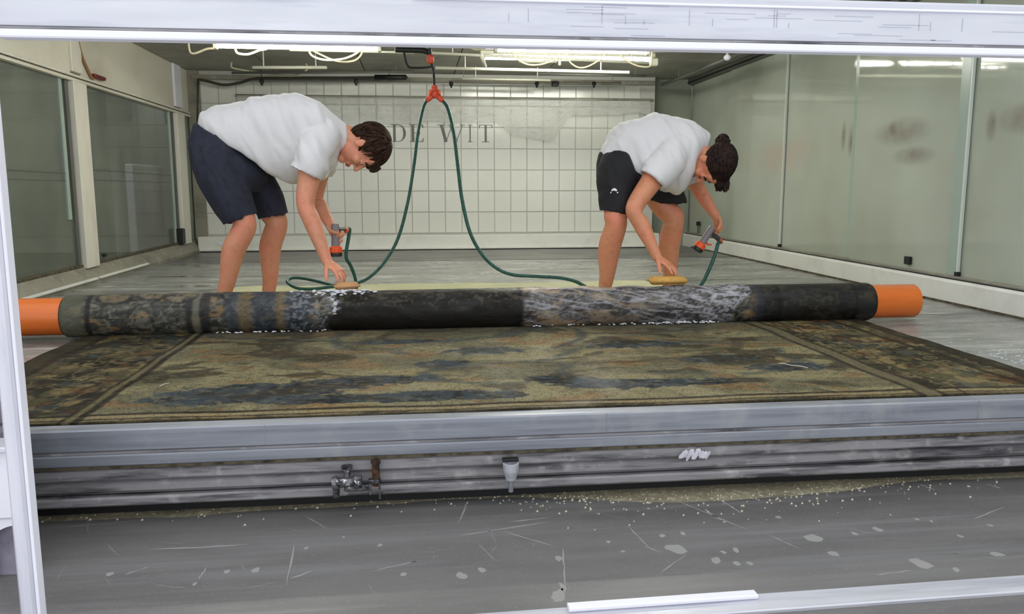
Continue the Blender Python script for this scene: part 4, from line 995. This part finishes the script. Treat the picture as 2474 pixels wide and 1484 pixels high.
# neck and head
HC = at(878, 357, 4.66); HR = frame3((1, -.05, -.1), (-.08, -.16, -1)); HS = 1.12
limb(mb, [at(800, 322, 4.69), at(835, 330, 4.68), HC + HR @ Vector((0, -.025, -.05))*HS], [.075, .064, .06], 18, 5)
head_skin(mb, HC, HR, HS)
link('body', fuse(mb, .0042, 3, 'body'), K['skin'], MAN, True)
face_parts(HC, HR, HS, MAN, K['hair1'])
def man_line(p):
    # positive where there is hair
    if p.y > .02: return p.z - (.045 + .025*min(1, (p.y-.02)/.05) - .0*abs(p.x))
    if p.y > -.045: return p.z - (-.02 + .06*max(0, (p.y+.02)/.04))
    return p.z - (-.10)
mb = MB(); mb.ell(HC + HR @ (Vector((0, -.066, -.012))*HS), [.064*HS, .042*HS, .064*HS], HR)
def nape(rg):
    x = rg.uniform(-.06, .06); z = rg.uniform(-.02, .05); p = Vector((x, -.018-.098*math.sqrt(max(0, 1-(x/.085)**2)), z)); L = rg.uniform(.035, .06)
    return [p + Vector((0, (.004-.0*t)+.03*t*t, -L*t)) for t in (0, .25, .5, .75, 1)], rg.uniform(.006, .009)
locks(mb, HC, HR, HS, 90, nape, 31)
hair_shell(mb, HC, HR, HS, man_line, thick=(.085, .107, .088), seed=5)
def man_lock(rg):
    th = rg.uniform(0, 2*math.pi); ph = rg.uniform(0, 2.2)
    d = Vector((math.sin(ph)*math.cos(th), math.sin(ph)*math.sin(th), math.cos(ph)))
    p = Vector((d.x*.085, -.018+d.y*.107, .045+d.z*.088))
    if man_line(p) < .004: return None
    flow = Vector((d.x*.9, .55 if d.y > -.2 else -.3, -.75)); flow = (flow - d*flow.dot(d)).normalized(); L = rg.uniform(.035, .065); out = .004
    pts = []
    for i in range(5):
        t = i/4; q = p + flow*L*t + d*(.004*math.sin(t*3) - .03*t*t*.3)
        pts.append(q)
    return pts, rg.uniform(.0045, .008)
locks(mb, HC, HR, HS, 620, man_lock, 2)
def fringe(rg):
    x = rg.uniform(-.06, .06); p = Vector((x, .072 + .02*(1-abs(x)/.06), .092 - .2*abs(x))); L = rg.uniform(.04, .065)
    return [p + Vector((x*.1*t, .012*t + .016*math.sin(t*2), -L*t*.8)) for t in (0, .25, .5, .75, 1)], rg.uniform(.005, .008)
locks(mb, HC, HR, HS, 70, fringe, 3)
link('hair', mb.mesh('hair'), K['hair1'], MAN, True)
# t-shirt
mb = MB()
secs = [sec((486, 300), (690, 438), .17, 4.70), sec((492, 270), (700, 444), .19, 4.70), sec((560, 245), (732, 446), .20, 4.70), sec((635, 229), (765, 444), .205, 4.70), sec((705, 224), (792, 425), .215, 4.70), sec((765, 243), (812, 395), .21, 4.70), sec((805, 275), (826, 365), .13, 4.69), sec((832, 298), (834, 368), .08, 4.68), sec((840, 303), (838, 368), .075, 4.68)]
inn = [secs[-1], (secs[-1][0]-Vector((.03, 0, 0)), secs[-1][1]*.8, secs[-1][2]*.8)]
mb.rings(loft_rings(secs, 40, 6, 2.2))
garment_tube(mb, [at(790, 315, 4.60), at(768, 350, 4.53), at(752, 385, 4.48), at(737, 420, 4.46)], [.09, .096, .096, .088], endnorm=(-.35, -.05, -.93), ref=(0, 1, 0))
garment_tube(mb, [at(795, 325, 4.82), at(785, 355, 4.90), at(778, 390, 4.93), at(770, 422, 4.96)], [.09, .095, .09, .08], endnorm=(-.2, .1, -.95))
sh = fuse(mb, .0075, 5, 't_shirt')
def folds(cx, cz, seed):
    def fn(co, no):
        x, y, z = co[:, 0], co[:, 1], co[:, 2]
        f = .010*(fbm(x*7 + z*3, z*3.2 - y*4, seed, 3)-.5) + .010*(fbm((x-cx)*16 + 5*(z-cz), (z-cz)*3+y*3, seed+3, 2)-.5) + .007*(fbm(x*24+z*10, y*9+z*6, seed+7, 2)-.5)
        return f*2.5
    return fn
displace(sh, folds(-.6, 1.0, 3)); link('t_shirt', sh, K['shirt'], MAN, True)
# shorts
mb = MB()
mb.rings(loft_rings([sec((475, 300), (620, 385), .16, 4.70), sec((456, 345), (650, 420), .19, 4.70), sec((462, 400), (640, 450), .185, 4.70), sec((480, 440), (630, 470), .12, 4.70)], 32, 5))
garment_tube(mb, [at(512, 350, 4.64), at(522, 385, 4.615), at(538, 430, 4.60), at(562, 482, 4.585), at(583, 530, 4.575)], [.12, .14, .135, .118, .098], endnorm=(.3, 0, -.95))
garment_tube(mb, [at(560, 370, 4.79), at(585, 400, 4.80), at(618, 440, 4.80), at(646, 485, 4.80), at(662, 525, 4.80)], [.11, .115, .107, .096, .09], endnorm=(.2, 0, -.97))
so = fuse(mb, .0075, 4, 'shorts'); displace(so, folds(-.9, .7, 13)); link('shorts', so, K['navy'], MAN, True)
# gun and sponge of the man
q1 = spray_gun('grey and orange spray gun held by the person in navy shorts', at(812, 620, 4.74), (-.0, .02, 1), (.35, .75, -.35), 1.05)
K['tan'] = mat('tan_sponge', (196, 150, 104), .95, bump=((120, 120, 120), .6, .004))
sm_ = sponge('worn sponge under the hand of the person in navy shorts', (at(838, 690, 4.24).x, 4.235, RZ+RR+.019), .13, .08, .034, .3)

sm_.data.materials.clear(); sm_.data.materials.append(K['tan'])

# =================== woman
WOM = empty('person', (at(1540, 745, 4.85).x, 4.85, 0)); tag(WOM, 'person with dark bun, white t-shirt and black shorts, bent over', 'person')
hipN, hipF = at(1492, 425, 4.70), at(1560, 430, 4.95)
knN, knF = at(1487, 548, 4.64), at(1626, 545, 4.92)
anN, anF = at(1459, 712, 4.74), at(1616, 700, 5.02); anN.z = .112; anF.z = .112
mb = MB()
mb.rings(loft_rings([sec((1475, 420), (1550, 435), .09, 4.82), sec((1478, 380), (1560, 420), .115, 4.82), sec((1500, 320), (1580, 410), .135, 4.81), sec((1560, 300), (1615, 405), .145, 4.80), sec((1630, 305), (1650, 410), .15, 4.79), sec((1670, 320), (1675, 390), .10, 4.78), sec((1690, 340), (1685, 390), .06, 4.77)], 24, 5))
for hp, kn, an in ((hipN, knN, anN), (hipF, knF, anF)):
    mid = hp.lerp(kn, .5); c1 = kn.lerp(an, .32) + Vector((-.012, 0.01, 0)); c2 = kn.lerp(an, .74)
    limb(mb, [hp, mid, kn + Vector((0, 0, .05)), kn, c1, c2, an], [.068, .072, .068, .064, .066, .046, .036], 20, 5)
    mb.ell(kn + Vector((.02, -.02, .005)), (.036, .036, .045))
    heel = an + Vector((-.03, .01, -.05)); toe = an + Vector((.13, -.06, -.058))
    limb(mb, [an + Vector((-.005, 0, -.01)), an + Vector((.03, -.012, -.035)), an + Vector((.085, -.04, -.052)), toe], [.038, .036, .028, .02], 16, 4); mb.ell(heel, (.032, .03, .03))
    for k in range(5): limb(mb, [toe + Vector((-.02, -.022+.013*k, 0)), toe + Vector((.024-.005*abs(k-1), -.03+.014*k, -.007))], [.010, .008], 8, 3)
shN, elN, wrN = at(1602, 392, 4.64), at(1532, 505, 4.52), at(1588, 622, 4.44)
limb(mb, [shN, shN.lerp(elN, .45), elN, elN.lerp(wrN, .3), elN.lerp(wrN, .7), wrN], [.066, .062, .05, .048, .036, .028], 18, 5)
dN = (at(1650, 664, 4.33) - wrN).normalized()
hand(mb, wrN, dN, (-.2, .2, -1), -1, .18, .3, 1.0)
shF, elF, wrF = at(1655, 395, 4.97), at(1690, 462, 5.04), at(1731, 525, 4.95)
limb(mb, [shF, shF.lerp(elF, .45), elF, elF.lerp(wrF, .3), elF.lerp(wrF, .7), wrF], [.06, .056, .046, .044, .034, .027], 18, 5)
hand(mb, wrF, (.1, -.25, -.9), (-.85, -.35, -.2), -1, .95, .8, .95, .04)
HC = at(1718, 394, 4.64); HR = frame3((.6, -.72, -.34), (-.36, .12, -.93)); HS = 1.08
limb(mb, [at(1672, 355, 4.77), at(1690, 362, 4.74), HC + HR @ Vector((0, -.025, -.05))*HS], [.068, .056, .052], 18, 5)
head_skin(mb, HC, HR, HS, .94)
link('body', fuse(mb, .0042, 3, 'body'), K['skin2'], WOM, True)
face_parts(HC, HR, HS, WOM, K['hair2'])
def w_line(p):
    if p.y > .02: return p.z - (.03 + .035*min(1, (p.y-.02)/.05) - .25*max(0, abs(p.x)-.04))
    if p.y > -.04: return p.z - (-.028 + .05*max(0, (p.y+.02)/.04))
    return p.z - (-.07)
mb = MB(); hair_shell(mb, HC, HR, HS, w_line, thick=(.088, .11, .092), seed=9, lump=.004)
bunc = Vector((-.012, -.128, -.0))
def w_lock(rg):
    th = rg.uniform(0, 2*math.pi); ph = rg.uniform(0, 1.9)
    d = Vector((math.sin(ph)*math.cos(th), math.sin(ph)*math.sin(th), math.cos(ph)))
    p = Vector((d.x*.088, -.018+d.y*.11, .045+d.z*.092))
    if w_line(p) < .003: return None
    tgt = bunc - p; pts = []
    for i in range(6):
        t = i/5*.6; q = p + tgt*t
        dd = (q - Vector((0, -.018, .04))); k = math.sqrt((dd.x/.089)**2 + (dd.y/.111)**2 + (dd.z/.093)**2)
        q = Vector((0, -.018, .04)) + dd/max(k, .2)
        pts.append(q)
    return pts, rg.uniform(.004, .007)
locks(mb, HC, HR, HS, 520, w_lock, 7)
hr = link('hair', mb.mesh('hair'), K['hair2'], WOM, True)
mb = MB(); bc = HC + HR @ (bunc*HS)
mb.ell(bc, (.036, .034, .034)); rg = random.Random(5)
for k in range(46):
    a0 = rg.uniform(0, 6.28); tl = rg.uniform(-1, 1); ax = Vector((rg.uniform(-1, 1), rg.uniform(-1, 1), rg.uniform(-1, 1))).normalized(); u = ax.orthogonal().normalized(); w = ax.cross(u)
    mb.tube([bc + (u*math.cos(a0+t) + w*math.sin(a0+t))*rg.uniform(.034, .041) + ax*.008*tl for t in (0, .5, 1, 1.5, 2)], [.003, .006, .007, .006, .002], 5)
link('bun', mb.mesh('bun'), K['hair2'], hr, True)
nt_ = (HC + HR @ (Vector((-.008, -.108, .01))*HS)); ax = (bc-nt_).normalized(); u = ax.orthogonal().normalized(); w = ax.cross(u)
MB().tube([nt_ + (u*math.cos(t) + w*math.sin(t))*.024 for t in [k*math.pi/10 for k in range(20)]], .006, 6, close=True).build('hair_tie', K['dgrey_pl'], hr, True)
# strands and fringe hanging from the brow
mb = MB(); rg = random.Random(15); fp = at(1741, 436, 4.6)
for k in range(60):
    p = fp + Vector((rg.uniform(-.03, .03), rg.uniform(-.03, .02), rg.uniform(-.01, .02)))
    mb.tube([p + Vector((.002*k % .01, 0, -.062*t + 0)) + Vector((rg.uniform(-.004, .004), rg.uniform(-.004, .004), 0)) for t in (0, .35, .7, 1)], [.006, .006, .005, .002], 5)
p0 = HC + HR @ (Vector((.07, .03, -.05))*HS)
link('loose_strands', mb.mesh('loose_strands'), K['hair2'], hr, True)
# t-shirt
mb = MB()
secs = [sec((1449, 392), (1560, 440), .155, 4.82), sec((1452, 362), (1572, 450), .17, 4.82), sec((1474, 318), (1592, 458), .18, 4.82), sec((1528, 288), (1618, 464), .185, 4.81), sec((1592, 277), (1642, 466), .195, 4.80), sec((1648, 290), (1656, 440), .19, 4.79), sec((1685, 308), (1668, 400), .12, 4.77), sec((1705, 322), (1680, 384), .072, 4.75), sec((1710, 326), (1686, 382), .066, 4.745)]
mb.rings(loft_rings(secs, 40, 6, 2.2))
garment_tube(mb, [at(1640, 350, 4.69), at(1622, 375, 4.65), at(1600, 405, 4.61), at(1575, 434, 4.58)], [.10, .10, .095, .085], endnorm=(-.62, -.1, -.78))
garment_tube(mb, [at(1655, 355, 4.90), at(1662, 385, 4.97), at(1674, 415, 5.0), at(1684, 436, 5.02)], [.085, .085, .08, .075], endnorm=(.4, .1, -.9))
sh = fuse(mb, .0075, 5, 't_shirt'); displace(sh, folds(1.4, 1.0, 23)); link('t_shirt', sh, K['shirt'], WOM, True)
mb = MB()
mb.rings(loft_rings([sec((1452, 365), (1565, 420), .15, 4.82), sec((1445, 395), (1572, 430), .175, 4.82), sec((1446, 430), (1590, 450), .175, 4.82), sec((1455, 455), (1590, 468), .11, 4.82)], 32, 5))
garment_tube(mb, [at(1500, 385, 4.74), at(1494, 412, 4.71), at(1490, 445, 4.70), at(1487, 480, 4.68), at(1484, 513, 4.665)], [.10, .112, .11, .101, .094], endnorm=(-.03, 0, -1))
garment_tube(mb, [at(1560, 420, 4.92), at(1585, 440, 4.93), at(1605, 465, 4.935), at(1617, 492, 4.935)], [.115, .115, .11, .104], endnorm=(.06, 0, -1))
so = fuse(mb, .0075, 4, 'shorts'); displace(so, folds(1.1, .7, 33)); sob = link('shorts', so, K['blackcloth'], WOM, True)
# emblem on the shorts leg
bv = BVHTree.FromPolygons([v.co[:] for v in so.vertices], [p.vertices[:] for p in so.polygons])
def stick(px, py):
    o0 = Vector((0, 0, CAMZ)); h = bv.ray_cast(o0, (at(px, py, 4.5)-o0).normalized()); return h[0] + h[1]*.002
emb = [(-9, 6), (9, 6), (10, 3), (-9, 3)], [(-7, 1), (7, 1), (6, -3), (2, -6), (-2, -6), (-6, -3)]
mb = MB()
for pl in emb:
    vs = [stick(1484+x, 461+y) for x, y in pl]; mb.add(vs, [tuple(range(len(vs)))])
mb.build('emblem', K['white'], sob)
q2 = spray_gun('grey and orange spray gun held by the person with the bun', at(1683, 606, 4.90), (.55, -.02, .83), (.5, .3, -.8), 1.0)
sponge('yellow sponge under the hand of the person with the bun', (at(1612, 682, 4.25).x, 4.245, RZ+RR+.021), .2, .1, .04, -.05)

# ------------------------------------------------------------------ hoses and splitter
S = at(1050, 226, 5.6)
sp_ = empty('hose_splitter', S); tag(sp_, 'faded orange splitter where both green hoses meet', 'hose fitting')
o = MB().lathe([(0, 0), (.018, 0), (.022, .01), (.022, .04), (.016, .05), (0, .05)], S + Vector((0, 0, .005)), (0, 0, 1), 14).build('inlet', K['coral'], sp_)
MB().ell(S, (.042, .032, .032)).build('body', K['coral'], sp_, True)
for sx in (-1, 1):
    MB().lathe([(0, 0), (.016, 0), (.019, .02), (.019, .05), (.014, .058), (0, .058)], S + Vector((.012*sx, 0, -.01)), (sx*.75, 0, -.65), 12).build('outlet', K['coral'], sp_)
    MB().bbox(tuple(S + Vector((.03*sx-.008, -.045, -.01))), tuple(S + Vector((.03*sx+.008, -.028, .02))), .004).build('lever', K['orange'], sp_)
SL, SR_ = S + Vector((-.052, 0, -.045)), S + Vector((.052, 0, -.045))
sup = tag(hose([S + Vector((0, 0, .05)), at(1049, 195, 5.6), at(1047, 170, 5.62), at(1043, 155, 5.62), at(1040, 140, 5.62), at(1038, 100, 5.62), at(1036, 60, 5.62), Vector((at(1036, 60, 5.62).x, 5.62, ZC+.01))], .009, 8).build('supply_hose', K['rubber'], None, True), 'dark supply hose coming down from the ceiling to the splitter', 'hose')
c0 = at(1040, 146, 5.62)
MB().lathe([(0, 0), (.02, 0), (.026, .012), (.026, .04), (.018, .055), (0, .055)], c0 - Vector((0, 0, .02)), (0, 0, 1), 12).build('coupling', K['coral'], sup)
tag(hose([at(1040, 128, 5.64), at(1020, 122, 5.66), at(985, 121, 5.66), at(955, 120, 5.66)], .02, 8).build('black_pipe_stub', K['black'], None, True), 'thick black pipe stub beside the hanging supply hose', 'pipe')
tag(hose([at(1045, 160, 5.63), at(1030, 163, 5.66), at(1005, 164, 5.68), at(985, 159, 5.7), at(975, 120, 5.68)], .008, 8).build('black_branch_hose', K['rubber'], None, True), 'short black hose curving left below the pipe stub', 'hose')
G = 'green hoses'
def floorpt(px, py, z=.03):
    x, y = gp(px, py, z); return Vector((x, y, z))
h1 = [SL, at(1022, 262, 5.58), at(1010, 320, 5.5), at(1000, 400, 5.4), at(985, 490, 5.3), at(962, 575, 5.2), at(930, 632, 5.1), at(895, 668, 5.02), at(868, 682, 4.98), at(840, 690, 4.95)]
h1 += [at(800, 693, 4.95), at(760, 698, 4.95), at(722, 697, 4.97), at(698, 686, 5.02), at(696, 676, 5.07), at(715, 671, 5.1), at(755, 677, 5.06), at(800, 688, 5.0), at(840, 696, 4.95), at(858, 690, 4.92), at(857, 668, 4.92), at(846, 640, 4.90), at(836, 618, 4.87), q1 + (q1-at(812, 560, 4.74)).normalized()*.04, q1]
tag(hose(h1, .0105, 8, 8).build('green_hose', K['hose'], None, True), 'green hose falling left from the splitter to the first spray gun', 'hose', G)
h2 = [SR_, at(1082, 262, 5.58), at(1096, 320, 5.5), at(1106, 400, 5.4), at(1116, 480, 5.3), at(1135, 560, 5.2), at(1165, 615, 5.1), at(1200, 648, 5.03), at(1240, 664, 5.0), at(1300, 668, 4.98), at(1350, 671, 4.95), at(1390, 680, 4.92), at(1430, 700, 4.9), at(1500, 716, 4.9), at(1580, 722, 4.9), at(1640, 722, 4.86), at(1678, 708, 4.84), at(1699, 680, 4.84), at(1716, 645, 4.85), at(1729, 610, 4.87), at(1735, 588, 4.89), q2]
tag(hose(h2, .0115, 8, 8).build('green_hose', K['hose'], None, True), 'green hose falling right from the splitter, ending at the bun wearer', 'hose', G)
